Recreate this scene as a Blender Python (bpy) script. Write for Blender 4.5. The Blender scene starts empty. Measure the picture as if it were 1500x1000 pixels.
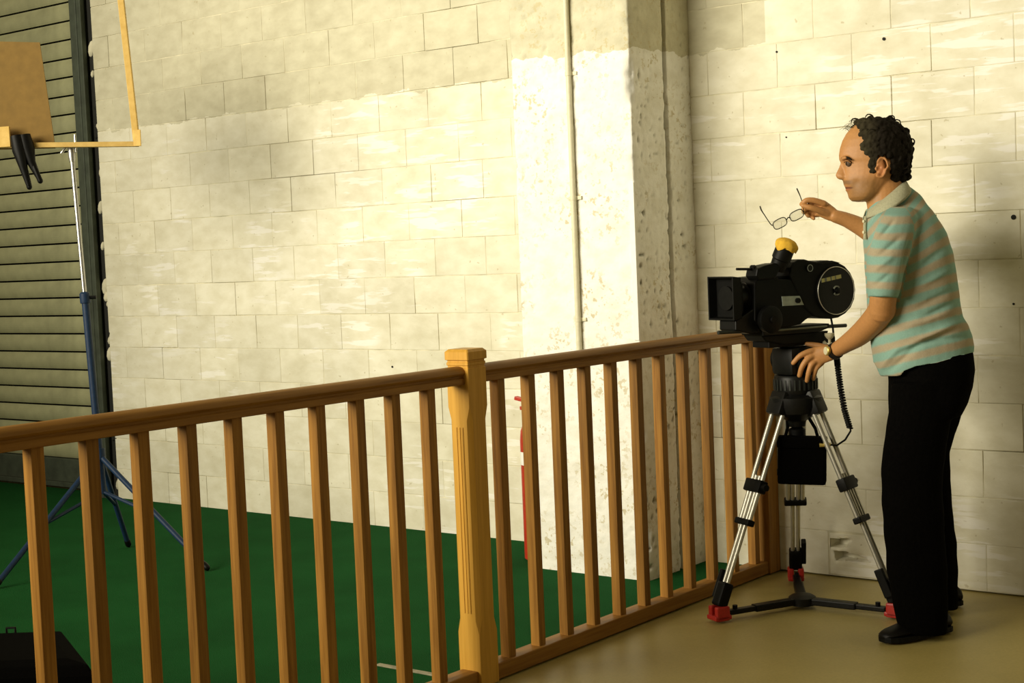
import bpy, bmesh, math, random
import numpy as np
from mathutils import Vector, Matrix, noise

random.seed(7)
S = bpy.context.scene
COL = S.collection

# ------------------------------------------------------------------ camera
YAW, PITCH, ROLL = math.radians(38.371), math.radians(3.416), math.radians(-2.423)
FPX, HCAM = 2250.0, 1.30
_F = np.array([-math.sin(YAW)*math.cos(PITCH), math.cos(YAW)*math.cos(PITCH), -math.sin(PITCH)])
_r = np.array([math.cos(YAW), math.sin(YAW), 0.0]); _u = np.cross(_r, _F)
_R = _r*math.cos(ROLL) + _u*math.sin(ROLL); _U = _u*math.cos(ROLL) - _r*math.sin(ROLL)
CAMP = np.array([0, 0, HCAM])
cd = bpy.data.cameras.new('camera'); cd.sensor_width = 36; cd.lens = FPX/1500*36
cam = bpy.data.objects.new('camera', cd); COL.objects.link(cam)
cam.matrix_world = Matrix(((_R[0], _U[0], -_F[0], 0), (_R[1], _U[1], -_F[1], 0), (_R[2], _U[2], -_F[2], HCAM), (0, 0, 0, 1)))
S.camera = cam

# ------------------------------------------------------------------ light
S.view_settings.view_transform = 'Standard'; S.view_settings.look = 'None'
S.view_settings.gamma = 1.0; S.view_settings.exposure = 0.0; S.view_settings.use_curve_mapping = False
W = bpy.data.worlds.new('world'); S.world = W; W.use_nodes = True
W.node_tree.nodes['Background'].inputs[0].default_value = (1.0, 0.82, 0.45, 1)
W.node_tree.nodes['Background'].inputs[1].default_value = 0.17
def aim(o, target):
    o.rotation_euler = (Vector(target) - o.location).to_track_quat('-Z', 'Y').to_euler()
# broad daylight from the big open door off to the left, behind the photographer
ad = bpy.data.lights.new('open_door_daylight', 'AREA'); ad.energy = 196; ad.color = (1.0, 0.92, 0.72)
ad.shape = 'RECTANGLE'; ad.size = 5.0; ad.size_y = 2.6; ad.spread = math.radians(84)
ao = bpy.data.objects.new('open_door_daylight', ad); COL.objects.link(ao)
ao.location = (-5.5, -1.4, 3.0); aim(ao, (-3.7, 5.0, 2.3))

# ------------------------------------------------------------------ pixel -> place
def V(a): return Vector((float(a[0]), float(a[1]), float(a[2])))
def ray(x, y): return _R*((x-750)/FPX) - _U*((y-500)/FPX) + _F
def at(x, y, D): return V(CAMP + ray(x, y)*D)
def on_plane(x, y, p0, n):
    d = ray(x, y); n = np.array(n, float); p0 = np.array(p0, float)
    return V(CAMP + d*(((p0-CAMP) @ n)/(d @ n)))
def on_y(x, y, Y): return on_plane(x, y, (0, Y, 0), (0, 1, 0))
def on_z(x, y, z=0): return on_plane(x, y, (0, 0, z), (0, 0, 1))
def pix(p):
    v = np.array([p[0], p[1], p[2]]) - CAMP
    z = v @ _F
    return 750 + FPX*(v @ _R)/z, 500 - FPX*(v @ _U)/z, z
RV, UV, NV = V(_r), Vector((0, 0, 1)), V(-np.array([_F[0], _F[1], 0])/math.hypot(_F[0], _F[1]))

# ------------------------------------------------------------------ materials
def nt(name):
    m = bpy.data.materials.new(name); m.use_nodes = True
    t = m.node_tree; b = t.nodes['Principled BSDF']
    return m, t, b
def node(t, typ, **kw):
    n = t.nodes.new(typ)
    for k, v in kw.items(): setattr(n, k, v)
    return n
def link(t, a, b): t.links.new(a, b)
def ramp(t, fac, stops):
    r = node(t, 'ShaderNodeValToRGB'); cr = r.color_ramp
    while len(cr.elements) < len(stops): cr.elements.new(0.5)
    for e, (p, c) in zip(cr.elements, stops): e.position = p; e.color = (*c, 1)
    link(t, fac, r.inputs[0]); return r.outputs[0]
def mixc(t, fac, a, b, mode='MIX'):
    n = node(t, 'ShaderNodeMix', data_type='RGBA', blend_type=mode)
    for s, v in ((n.inputs[0], fac), (n.inputs[6], a), (n.inputs[7], b)):
        if hasattr(v, 'links'): link(t, v, s)
        elif isinstance(v, (int, float)): s.default_value = v
        else: s.default_value = (*v, 1)
    return n.outputs[2]
def math_n(t, op, a, b=None, c=None):
    n = node(t, 'ShaderNodeMath', operation=op)
    for i, v in enumerate((a, b, c)):
        if v is None: continue
        if hasattr(v, 'links'): link(t, v, n.inputs[i])
        else: n.inputs[i].default_value = v
    return n.outputs[0]
def noise_n(t, vec, scale, detail=3, rough=0.55):
    n = node(t, 'ShaderNodeTexNoise'); n.inputs['Scale'].default_value = scale
    n.inputs['Detail'].default_value = detail; n.inputs['Roughness'].default_value = rough
    if vec is not None: link(t, vec, n.inputs['Vector'])
    return n.outputs['Fac']
def bump(t, b, h, strength=0.3, dist=0.01):
    n = node(t, 'ShaderNodeBump'); n.inputs['Strength'].default_value = strength; n.inputs['Distance'].default_value = dist
    link(t, h, n.inputs['Height']); link(t, n.outputs[0], b.inputs['Normal'])
def scaled(t, vec, s):
    n = node(t, 'ShaderNodeMapping'); n.inputs['Scale'].default_value = s; link(t, vec, n.inputs['Vector']); return n.outputs[0]
def plain(name, c, rough=0.5, metal=0.0, var=0.12, scale=60, bmp=0.0, spec=0.5):
    m, t, b = nt(name)
    tc = node(t, 'ShaderNodeTexCoord').outputs['Object']
    f = noise_n(t, tc, scale)
    lo_ = tuple(x*(1-var) for x in c); hi = tuple(min(1, x*(1+var)) for x in c)
    link(t, ramp(t, f, [(0.3, lo_), (0.7, hi)]), b.inputs['Base Color'])
    b.inputs['Roughness'].default_value = rough; b.inputs['Metallic'].default_value = metal
    b.inputs['Specular IOR Level'].default_value = spec
    if bmp: bump(t, b, f, bmp, 0.004)
    return m
def wood(name, a, bcol, rough=0.42, grain=(1.2, 26, 26)):
    m, t, b = nt(name)
    tc = node(t, 'ShaderNodeTexCoord').outputs['Object']
    oi = node(t, 'ShaderNodeObjectInfo')
    add = node(t, 'ShaderNodeVectorMath', operation='ADD'); link(t, tc, add.inputs[0]); link(t, oi.outputs['Location'], add.inputs[1])
    f = noise_n(t, scaled(t, add.outputs[0], grain), 3.0, 5, 0.6)
    f2 = noise_n(t, scaled(t, add.outputs[0], tuple(g*5 for g in grain)), 3.0, 2)
    c = ramp(t, f, [(0.3, a), (0.5, tuple((x+y)/2 for x, y in zip(a, bcol))), (0.72, bcol)])
    rnd = math_n(t, 'MULTIPLY_ADD', oi.outputs['Random'], 0.35, 0.82)
    cmb = node(t, 'ShaderNodeCombineXYZ')
    for i in range(3): link(t, rnd, cmb.inputs[i])
    c = mixc(t, 1.0, c, cmb.outputs[0], 'MULTIPLY')
    link(t, c, b.inputs['Base Color']); b.inputs['Roughness'].default_value = rough; b.inputs['Specular IOR Level'].default_value = 0.22
    bump(t, b, f2, 0.15, 0.002)
    return m

def wall_paint(name, kind):
    m, t, b = nt(name)
    g = node(t, 'ShaderNodeNewGeometry').outputs['Position']
    sep = node(t, 'ShaderNodeSeparateXYZ'); link(t, g, sep.inputs[0]); z = sep.outputs[2]
    big = noise_n(t, g, 1.6, 4)
    mid = noise_n(t, scaled(t, g, (5, 5, 9)), 2.0, 4)
    fine = noise_n(t, g, 90, 3)
    old = ramp(t, mid, [(0.3, (0.54, 0.505, 0.36)), (0.7, (0.66, 0.63, 0.47))])
    new = ramp(t, mid, [(0.3, (0.74, 0.70, 0.535)), (0.65, (0.85, 0.82, 0.675))])
    if kind == 'pillar':
        new = ramp(t, mid, [(0.3, (0.80, 0.78, 0.69)), (0.6, (0.90, 0.89, 0.83))])
    # the newer white coat ends at roller height
    edge = math_n(t, 'MULTIPLY_ADD', noise_n(t, g, 9, 3), 0.10, -0.05)
    hh = math_n(t, 'ADD', z, edge)
    lim = math_n(t, 'LESS_THAN', hh, 2.045)
    lim = math_n(t, 'MAXIMUM', lim, math_n(t, 'GREATER_THAN', sep.outputs[0], -2.905))   # right of the pillar the coat runs higher
    if kind == 'block':
        lim = math_n(t, 'MULTIPLY', lim, ramp(t, big, [(0.32, (0.45,)*3), (0.6, (1, 1, 1))]))
    c = mixc(t, lim, old, new)
    if kind == 'block':
        # dry roller strokes of white paint
        st = noise_n(t, scaled(t, g, (3.0, 3.0, 22)), 1.4, 3, 0.6)
        pa = noise_n(t, g, 1.35, 2)
        dv_ = node(t, 'ShaderNodeVectorMath', operation='DISTANCE'); link(t, scaled(t, g, (0.45, 0, 1.0)), dv_.inputs[0]); dv_.inputs[1].default_value = (-4.75*0.45, 0, 1.74)
        pa = math_n(t, 'ADD', pa, math_n(t, 'MAXIMUM', math_n(t, 'MULTIPLY_ADD', dv_.outputs['Value'], -0.55, 0.19), 0.0))
        sm = math_n(t, 'MULTIPLY', ramp(t, st, [(0.55, (0, 0, 0)), (0.60, (1, 1, 1))]), ramp(t, pa, [(0.52, (0, 0, 0)), (0.58, (1, 1, 1))]))
        sm = math_n(t, 'MULTIPLY', sm, lim)
        c = mixc(t, math_n(t, 'MULTIPLY', sm, 0.75), c, (0.93, 0.91, 0.86))
        oi = node(t, 'ShaderNodeObjectInfo')
        rnd = math_n(t, 'MULTIPLY_ADD', oi.outputs['Random'], 0.10, 0.93)
        cmb = node(t, 'ShaderNodeCombineXYZ')
        for i in range(3): link(t, rnd, cmb.inputs[i])
        c = mixc(t, 1.0, c, cmb.outputs[0], 'MULTIPLY')
        # grime specks
        sp = ramp(t, noise_n(t, g, 38, 2), [(0.26, (1, 1, 1)), (0.30, (0, 0, 0))])
        c = mixc(t, math_n(t, 'MULTIPLY', sp, 0.5), c, (0.42, 0.36, 0.2))
    if kind == 'pillar':
        p1 = noise_n(t, g, 42, 3, 0.65); p2 = noise_n(t, g, 4.5, 2)
        pm = math_n(t, 'MULTIPLY', ramp(t, p1, [(0.56, (0, 0, 0)), (0.62, (1, 1, 1))]), ramp(t, p2, [(0.40, (0, 0, 0)), (0.60, (1, 1, 1))]))
        c = mixc(t, math_n(t, 'MULTIPLY', pm, 0.7), c, (0.52, 0.43, 0.22))
        at_ = node(t, 'ShaderNodeAttribute', attribute_name='chip')
        c = mixc(t, at_.outputs['Fac'], c, (0.13, 0.12, 0.055))
    link(t, c, b.inputs['Base Color']); b.inputs['Roughness'].default_value = 0.75; b.inputs['Specular IOR Level'].default_value = 0.25
    bump(t, b, fine, 0.35 if kind == 'pillar' else 0.2, 0.004)
    return m

M = {}
M['block'] = wall_paint('painted_block', 'block')
M['pillar'] = wall_paint('painted_concrete', 'pillar')
M['mortar'] = plain('painted_mortar', (0.66, 0.62, 0.46), 0.85, var=0.25, scale=12, bmp=0.3, spec=0.2)
M['cavity'] = plain('block_cavity', (0.45, 0.42, 0.27), 0.9, var=0.3, scale=30)
M['rail'] = wood('handrail_wood', (0.24, 0.105, 0.016), (0.42, 0.205, 0.038), 0.5, (26, 1.2, 26))
M['baluster'] = wood('baluster_wood', (0.20, 0.086, 0.013), (0.40, 0.195, 0.036), 0.5, (26, 26, 1.2))
M['newel'] = wood('newel_wood', (0.50, 0.26, 0.035), (0.66, 0.36, 0.06), 0.45, (26, 26, 1.2))
M['pine'] = wood('pine_batten', (0.52, 0.33, 0.08), (0.66, 0.45, 0.14), 0.6, (8, 8, 8))
M['cardboard'] = plain('cardboard', (0.20, 0.118, 0.026), 0.9, var=0.1, scale=25)
M['shutter'] = plain('shutter_steel', (0.33, 0.33, 0.185), 0.6, 0.0, var=0.18, scale=7)
M['guide'] = plain('guide_steel', (0.050, 0.062, 0.042), 0.6, 0.2, var=0.25, scale=15)
M['dark'] = plain('dark_recess', (0.012, 0.012, 0.009), 0.9)  # near-black that puts the shade of gaps and holes into colour
M['black'] = plain('black_plastic', (0.0028, 0.0028, 0.0023), 0.5, var=0.3, spec=0.16)
M['blackm'] = plain('black_metal', (0.0042, 0.0042, 0.0036), 0.42, 0.0, var=0.3, spec=0.24)
M['anod'] = plain('grey_anodised', (0.030, 0.034, 0.030), 0.4, 0.4)
M['alu'] = plain('aluminium_tube', (0.62, 0.60, 0.52), 0.34, 0.75, var=0.06)
M['chrome'] = plain('chrome', (0.42, 0.42, 0.40), 0.3, 0.9, var=0.05)
M['blue'] = plain('blue_enamel', (0.010, 0.028, 0.070), 0.5, var=0.15, spec=0.25)
M['red'] = plain('red_plastic', (0.46, 0.022, 0.016), 0.4)
M['redpaint'] = plain('red_enamel', (0.42, 0.026, 0.010), 0.4)
M['white'] = plain('white_plastic', (0.85, 0.84, 0.78), 0.5, var=0.04)
M['pipe'] = plain('pvc_pipe', (0.70, 0.66, 0.47), 0.5, var=0.06)
M['tape'] = plain('grey_tape', (0.30, 0.34, 0.29), 0.6)
M['greym'] = plain('grey_mark', (0.16, 0.17, 0.13), 0.6)
M['yellowtag'] = plain('yellow_tag', (0.42, 0.38, 0.14), 0.6)
M['chamois'] = plain('yellow_chamois', (0.72, 0.42, 0.035), 0.9, var=0.2, scale=45, bmp=0.5)
M['brass'] = plain('brass', (0.62, 0.47, 0.13), 0.35, 0.6)
M['ivory'] = plain('ivory_knob', (0.62, 0.57, 0.38), 0.4)
M['nylon'] = plain('black_nylon', (0.0016, 0.0014, 0.0011), 0.95, var=0.3, scale=200, spec=0.03)
M['trouser'] = plain('black_trouser_cloth', (0.0018, 0.0016, 0.0013), 0.95, var=0.3, scale=120, spec=0.03)
M['shoe'] = plain('black_shoe_leather', (0.003, 0.0025, 0.002), 0.45, spec=0.2)
M['collar'] = plain('beige_grey_knit', (0.37, 0.36, 0.235), 0.9, var=0.12, scale=180, bmp=0.3)
M['glassframe'] = plain('eyeglass_frame', (0.06, 0.055, 0.035), 0.35, 0.4)
M['strap'] = plain('watch_strap', (0.006, 0.006, 0.006), 0.5)
M['eye_shaded'] = plain('shaded_eye_white', (0.10, 0.065, 0.04), 0.7, var=0.03)  # eye white darkened: the socket's shade is put into this colour
M['iris'] = plain('iris', (0.03, 0.018, 0.01), 0.2)
M['seam'] = plain('carpet_seam_strip', (0.26, 0.24, 0.15), 0.6, var=0.3, scale=40)

m, t, b = nt('eyeglass_lens'); b.inputs['Base Color'].default_value = (0.80, 0.76, 0.52, 1); b.inputs['Roughness'].default_value = 0.05
b.inputs['Alpha'].default_value = 0.38; M['lens'] = m
m, t, b = nt('green_carpet'); g = node(t, 'ShaderNodeNewGeometry').outputs['Position']
f = noise_n(t, g, 3.0, 3); f2 = noise_n(t, g, 260, 2)
c = ramp(t, f, [(0.3, (0.009, 0.070, 0.016)), (0.7, (0.012, 0.093, 0.022))])
c = mixc(t, 0.5, c, ramp(t, f2, [(0.3, (0.45,)*3), (0.7, (1.3,)*3)]), 'MULTIPLY')
link(t, c, b.inputs['Base Color']); b.inputs['Roughness'].default_value = 1.0; b.inputs['Specular IOR Level'].default_value = 0.05
bump(t, b, f2, 0.8, 0.006); M['carpet'] = m
m, t, b = nt('beige_floor'); g = node(t, 'ShaderNodeNewGeometry').outputs['Position']
f = noise_n(t, g, 2.2, 4); f2 = noise_n(t, g, 120, 3)
c = ramp(t, f, [(0.3, (0.36, 0.285, 0.092)), (0.7, (0.44, 0.355, 0.122))])
c = mixc(t, 0.35, c, ramp(t, f2, [(0.3, (0.75,)*3), (0.7, (1.15,)*3)]), 'MULTIPLY')
link(t, c, b.inputs['Base Color']); b.inputs['Roughness'].default_value = 0.42
bump(t, b, f2, 0.1, 0.002); M['floor'] = m
def attr_mat(name, rough, spec=0.3, bmp=None):
    m, t, b = nt(name)
    a = node(t, 'ShaderNodeAttribute', attribute_name='tint')
    g = node(t, 'ShaderNodeTexCoord').outputs['Object']
    f = noise_n(t, g, 130, 3)
    c = mixc(t, 0.35, a.outputs['Color'], ramp(t, f, [(0.3, (0.8,)*3), (0.7, (1.15,)*3)]), 'MULTIPLY')
    link(t, c, b.inputs['Base Color']); b.inputs['Roughness'].default_value = rough; b.inputs['Specular IOR Level'].default_value = spec
    if bmp: bump(t, b, f, bmp, 0.002)
    return m
M['skin'] = attr_mat('skin', 0.5, 0.35, 0.1)
M['hair'] = attr_mat('dark_curly_hair', 0.85, 0.12, 0.6)
m, t, b = nt('striped_knit')
a = node(t, 'ShaderNodeAttribute', attribute_name='stripe').outputs['Fac']
g = node(t, 'ShaderNodeTexCoord').outputs['Object']
w = math_n(t, 'ADD', a, math_n(t, 'MULTIPLY_ADD', noise_n(t, g, 14, 2), 0.16, -0.08))
w = math_n(t, 'FRACT', w)
kn = noise_n(t, g, 230, 2)
tq, bg, bl = (0.225, 0.372, 0.312), (0.375, 0.318, 0.215), (0.33, 0.46, 0.43)
c = ramp(t, w, [(0.0, tq), (0.38, tq), (0.54, bg), (0.84, bg), (1.0, tq)])
c = mixc(t, 0.3, c, ramp(t, kn, [(0.3, (0.8,)*3), (0.7, (1.15,)*3)]), 'MULTIPLY')
link(t, c, b.inputs['Base Color']); b.inputs['Roughness'].default_value = 0.95; b.inputs['Specular IOR Level'].default_value = 0.1
bump(t, b, kn, 0.25, 0.002); M['shirt'] = m

# ------------------------------------------------------------------ mesh helpers
class MB:
    def __init__(s): s.v = []; s.f = []
    def add(s, vs, fs):
        o = len(s.v); s.v += [Vector(v) for v in vs]; s.f += [tuple(i+o for i in f) for f in fs]; return s
    def box(s, c, size, rot=None, bevel=0.0):
        bm = bmesh.new(); bmesh.ops.create_cube(bm, size=1.0)
        for v in bm.verts: v.co = Vector((v.co.x*size[0], v.co.y*size[1], v.co.z*size[2]))
        if bevel: bmesh.ops.bevel(bm, geom=bm.edges[:], offset=bevel, segments=2, affect='EDGES', profile=0.6)
        return s.bm(bm, c, rot)
    def bm(s, bm, c=(0, 0, 0), rot=None):
        bm.verts.index_update()
        R_ = rot if rot is not None else Matrix.Identity(3)
        s.add([R_ @ v.co + Vector(c) for v in bm.verts], [[v.index for v in f.verts] for f in bm.faces]); bm.free(); return s
    def tube(s, pts, r, n=12, caps=True, closed=False):
        pts = [Vector(p) for p in pts]; k = len(pts)
        rs = r if isinstance(r, (list, tuple)) else [r]*k
        tn = []
        for i in range(k):
            a_ = pts[(i-1) % k] if (closed or i > 0) else pts[i]
            b_ = pts[(i+1) % k] if (closed or i < k-1) else pts[i]
            tn.append((b_-a_).normalized())
        x = tn[0].orthogonal().normalized(); rings = []
        for i in range(k):
            x = (x - tn[i]*x.dot(tn[i])).normalized(); y = tn[i].cross(x)
            rings.append([pts[i] + (x*math.cos(2*math.pi*j/n) + y*math.sin(2*math.pi*j/n))*rs[i] for j in range(n)])
        return s.rings(rings, caps, closed)
    def rings(s, rings, caps=True, closed=False):
        n = len(rings[0]); vs = [p for r in rings for p in r]; fs = []
        k = len(rings)
        for i in range(k if closed else k-1):
            a_, b_ = i*n, ((i+1) % k)*n
            for j in range(n): fs.append((a_+j, a_+(j+1) % n, b_+(j+1) % n, b_+j))
        if caps and not closed:
            fs.append(tuple(reversed(range(n)))); fs.append(tuple(range((k-1)*n, k*n)))
        return s.add(vs, fs)
    def limb(s, pts, rs, n=28):
        # tapered chain with rounded ends
        pts = [Vector(p) for p in pts]; P_ = []; R_ = []
        if 2 < len(pts) < 10:                  # smooth bends
            e = [pts[0]*2-pts[1]] + pts + [pts[-1]*2-pts[-2]]; np_, nr_ = [], []
            for i in range(len(pts)-1):
                a_, b_, c_, d_ = e[i:i+4]
                for q in (0, 0.25, 0.5, 0.75):
                    np_.append(0.5*(2*b_+(c_-a_)*q+(2*a_-5*b_+4*c_-d_)*q*q+(3*b_-a_-3*c_+d_)*q**3)); nr_.append(rs[i]+(rs[i+1]-rs[i])*q)
            pts, rs = np_+[pts[-1]], nr_+[rs[-1]]
        d0 = (pts[0]-pts[1]).normalized(); d1 = (pts[-1]-pts[-2]).normalized()
        for q in (0.98, 0.8, 0.45): P_.append(pts[0]+d0*rs[0]*q); R_.append(rs[0]*math.sqrt(1-q*q))
        P_ += pts; R_ += list(rs)
        for q in (0.45, 0.8, 0.98): P_.append(pts[-1]+d1*rs[-1]*q); R_.append(rs[-1]*math.sqrt(1-q*q))
        return s.tube(P_, R_, n)
    def lathe(s, prof, c, axis=(0, 0, 1), n=24, caps=True):
        ax = Vector(axis).normalized(); x = ax.orthogonal().normalized(); y = ax.cross(x); c = Vector(c)
        rings = [[c + ax*h + (x*math.cos(2*math.pi*j/n)+y*math.sin(2*math.pi*j/n))*max(r, 1e-5) for j in range(n)] for r, h in prof]
        return s.rings(rings, caps)
    def ball(s, c, ax3, n=14, m=10):
        # ellipsoid from three axis vectors
        a_, b_, d_ = [Vector(q) for q in ax3]; c = Vector(c); rings = []
        for i in range(m+1):
            ph = math.pi*(i+0.02)/(m+0.04)
            rings.append([c + d_*math.cos(ph) + (a_*math.cos(2*math.pi*j/n)+b_*math.sin(2*math.pi*j/n))*math.sin(ph) for j in range(n)])
        return s.rings(rings)
    def prism(s, poly, d):
        # closed polygon of points extruded by vector d
        n = len(poly); d = Vector(d); vs = [Vector(p) for p in poly] + [Vector(p)+d for p in poly]
        return s.add(vs, [tuple(range(n)), tuple(reversed(range(n, 2*n)))] + [(i, i+n, (i+1) % n+n, (i+1) % n) for i in range(n)])
    def mesh(s, name, org=(0, 0, 0)):
        me = bpy.data.meshes.new(name); o = Vector(org)
        me.from_pydata([v-o for v in s.v], [], s.f); me.update()
        bm = bmesh.new(); bm.from_mesh(me); bmesh.ops.recalc_face_normals(bm, faces=bm.faces[:]); bm.to_mesh(me); bm.free()
        return me
    def build(s, name, mat, parent=None, smooth=None, bevel=0.0):
        org = parent.matrix_world.translation if parent is not None else Vector((0, 0, 0))
        if parent is not None: org = world_loc(parent)
        me = s.mesh(name, org)
        return link_obj(name, me, mat, parent, smooth, bevel)
def world_loc(o):
    p = Vector((0, 0, 0))
    while o is not None: p += o.location; o = o.parent
    return p
def link_obj(name, me, mat, parent=None, smooth=None, bevel=0.0):
    if mat is not None and not me.materials: me.materials.append(mat)
    o = bpy.data.objects.new(name, me); COL.objects.link(o)
    if parent is not None: o.parent = parent
    if bevel:
        bm = bmesh.new(); bm.from_mesh(me)
        es = [e for e in bm.edges if len(e.link_faces) == 2 and e.calc_face_angle(0) > 0.6]
        bmesh.ops.bevel(bm, geom=es, offset=bevel, segments=2, affect='EDGES', profile=0.6); bm.to_mesh(me); bm.free()
    if smooth is not None:
        me.shade_smooth()
        if smooth < 180: me.set_sharp_from_angle(angle=math.radians(smooth))
    return o
def tag(o, label=None, cat=None, group=None, kind=None):
    if label: o['label'] = label
    if cat: o['category'] = cat
    if group: o['group'] = group
    if kind: o['kind'] = kind
    return o
def thing(name, loc, label, cat, group=None):
    e = bpy.data.objects.new(name, None); COL.objects.link(e); e.location = loc; e.empty_display_size = 0.1
    return tag(e, label, cat, group)
def merged(mb, voxel, smooth_it, smooth_f=0.5):
    # one continuous skin over overlapping volumes
    me = mb.mesh('tmp'); o = bpy.data.objects.new('tmp', me); COL.objects.link(o)
    r = o.modifiers.new('r', 'REMESH'); r.mode = 'VOXEL'; r.voxel_size = voxel; r.use_smooth_shade = True
    if smooth_it:
        q = o.modifiers.new('s', 'SMOOTH'); q.iterations = smooth_it; q.factor = smooth_f
    bpy.context.view_layer.update()
    dg = bpy.context.evaluated_depsgraph_get()
    out = bpy.data.meshes.new_from_object(o.evaluated_get(dg))
    bpy.data.objects.remove(o); bpy.data.meshes.remove(me); out.materials.clear()
    return out
def coords(me):
    a_ = np.empty(len(me.vertices)*3, np.float32); me.vertices.foreach_get('co', a_); return a_.reshape(-1, 3).astype(float)
def normals(me):
    a_ = np.empty(len(me.vertices)*3, np.float32); me.vertices.foreach_get('normal', a_); return a_.reshape(-1, 3).astype(float)
def set_coords(me, a_): me.vertices.foreach_set('co', a_.astype(np.float32).ravel()); me.update()
def set_tint(me, c):
    at_ = me.attributes.new('tint', 'FLOAT_COLOR', 'POINT')
    at_.data.foreach_set('color', np.hstack([c, np.ones((len(c), 1))]).astype(np.float32).ravel())
def pixn(a_):
    v = a_ - CAMP; z = v @ _F
    return 750 + FPX*(v @ _R)/z, 500 - FPX*(v @ _U)/z, z
def shift(me, org):
    a_ = coords(me) - np.array(org); set_coords(me, a_)

# ================================================================== the setting
YW = 5.32                                   # face of the block wall
CH, BL = 0.1705, 0.307                      # course height, block length
HW = CH*20
PX0, PX1, PY = -3.815, -3.25, 4.89          # pillar
WX0, WX1 = -7.075, 0.35
RX = -2.95                                  # railing line

def grid_obj(name, x0, x1, y0, y1, mat, z=0.0, thick=0.08):
    return MB().box(((x0+x1)/2, (y0+y1)/2, z-thick/2), (x1-x0, y1-y0, thick)).build(name, mat)
tag(grid_obj('floor', -9.6, 1.6, -4.5, 6.0, M['floor'], -0.006), kind='structure')
cp = tag(grid_obj('carpet', -9.5, RX-0.044, -1.5, YW+0.09, M['carpet'], 0.004, 0.012), 'flat green carpet laid on the floor beyond the wooden railing', 'carpet')

_bm_cache = {}
def block_mesh(w):
    k = round(w, 3)
    if k not in _bm_cache:
        mb = MB().box((0, 0.035, 0), (k-0.0025, 0.07, CH-0.0025), bevel=0.0028)
        _bm_cache[k] = mb.mesh('block'); _bm_cache[k].materials.append(M['block'])
    return _bm_cache[k]
def block_wall(name, x0, x1, off, skip=None):
    # mortar bed: painted joints, filled in some places and open in others
    nx, nz = int((x1-x0)/0.03), int(HW/0.03)
    vs, fs = [], []
    for i in range(nx+1):
        for k in range(nz+1):
            x, z = x0+(x1-x0)*i/nx, HW*k/nz
            d = 0.0012 + 0.010*max(0, noise.noise((x*1.9, z*2.6, 3.1))*1.8 - 0.15)
            vs.append((x, YW+d, z))
    for i in range(nx):
        for k in range(nz):
            a_ = i*(nz+1)+k; fs.append((a_, a_+nz+1, a_+nz+2, a_+1))
    n0 = len(vs)
    vs += [(x0, YW+0.2, 0), (x1, YW+0.2, 0), (x1, YW+0.2, HW), (x0, YW+0.2, HW)]
    fs += [(n0, n0+3, n0+2, n0+1)]
    me = bpy.data.meshes.new(name); me.from_pydata(vs, [], fs); me.update(); me.shade_smooth()
    w = link_obj(name, me, M['mortar']); tag(w, kind='structure')
    for k in range(20):
        e = off[k % 2]; xs = [x0]
        q = e + math.ceil((x0-e)/BL)*BL
        while q < x1-0.02:
            if q > x0+0.03: xs.append(q + random.uniform(-0.008, 0.008))
            q += BL
        xs.append(x1)
        for a_, b_ in zip(xs[:-1], xs[1:]):
            cx, cz = (a_+b_)/2, (k+0.5)*CH
            if skip and k == skip[0] and a_ < skip[1] < b_:
                skip.append((a_, b_)); continue
            o = bpy.data.objects.new('block', block_mesh(b_-a_)); COL.objects.link(o); o.parent = w
            o.location = (cx, YW+random.uniform(-0.0010, 0.0003), cz+random.uniform(-0.001, 0.001))
            o.rotation_euler = (random.uniform(-0.003, 0.003), random.uniform(-0.005, 0.005), random.uniform(-0.0015, 0.0015))
    if skip and len(skip) > 2:                # no mortar bed behind the open cells of the broken block
        bm = bmesh.new(); bm.from_mesh(me)
        gone = [f for f in bm.faces if len(f.verts) == 4 and f.calc_center_median().y < YW+0.1 and skip[2][0]+0.02 < f.calc_center_median().x < skip[2][1]-0.02 and 0.02 < f.calc_center_median().z < CH-0.02]
        bmesh.ops.delete(bm, geom=gone, context='FACES'); bm.to_mesh(me); bm.free()
    return w
wl = block_wall('wall_left', WX0, PX0+0.02, (-4.17, -4.335))
hole_px = on_y(1240, 805, YW)
sk = [0, hole_px.x]
wr = block_wall('wall_right', PX1-0.02, WX1, (-3.008, -2.854), sk)
# broken block low on the wall behind the tripod
a_, b_ = sk[2]; bw = b_-a_
nx, nz = 76, 42; vs, fs = [], []
cav = [  # two broken-out cells, outlines in the photograph
    [(1217, 788), (1226, 789), (1240, 788), (1245, 791), (1238, 801), (1226, 802), (1216, 801)],
    [(1221, 807), (1232, 807), (1250, 811), (1268, 817), (1274, 823), (1255, 822), (1224, 820)]]
cav = [[(p.x, p.z) for p in (on_y(x, y, YW) for x, y in c)] for c in cav]
def inside(x, z, poly):
    r = False; n = len(poly); d = 9.0
    for i in range(n):
        (x1, z1), (x2, z2) = poly[i], poly[(i+1) % n]
        if (z1 > z) != (z2 > z) and x < (x2-x1)*(z-z1)/(z2-z1)+x1: r = not r
        tt = max(0, min(1, ((x-x1)*(x2-x1)+(z-z1)*(z2-z1))/max(1e-9, (x2-x1)**2+(z2-z1)**2)))
        d = min(d, math.hypot(x-x1-tt*(x2-x1), z-z1-tt*(z2-z1)))
    return d if r else -d
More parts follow.
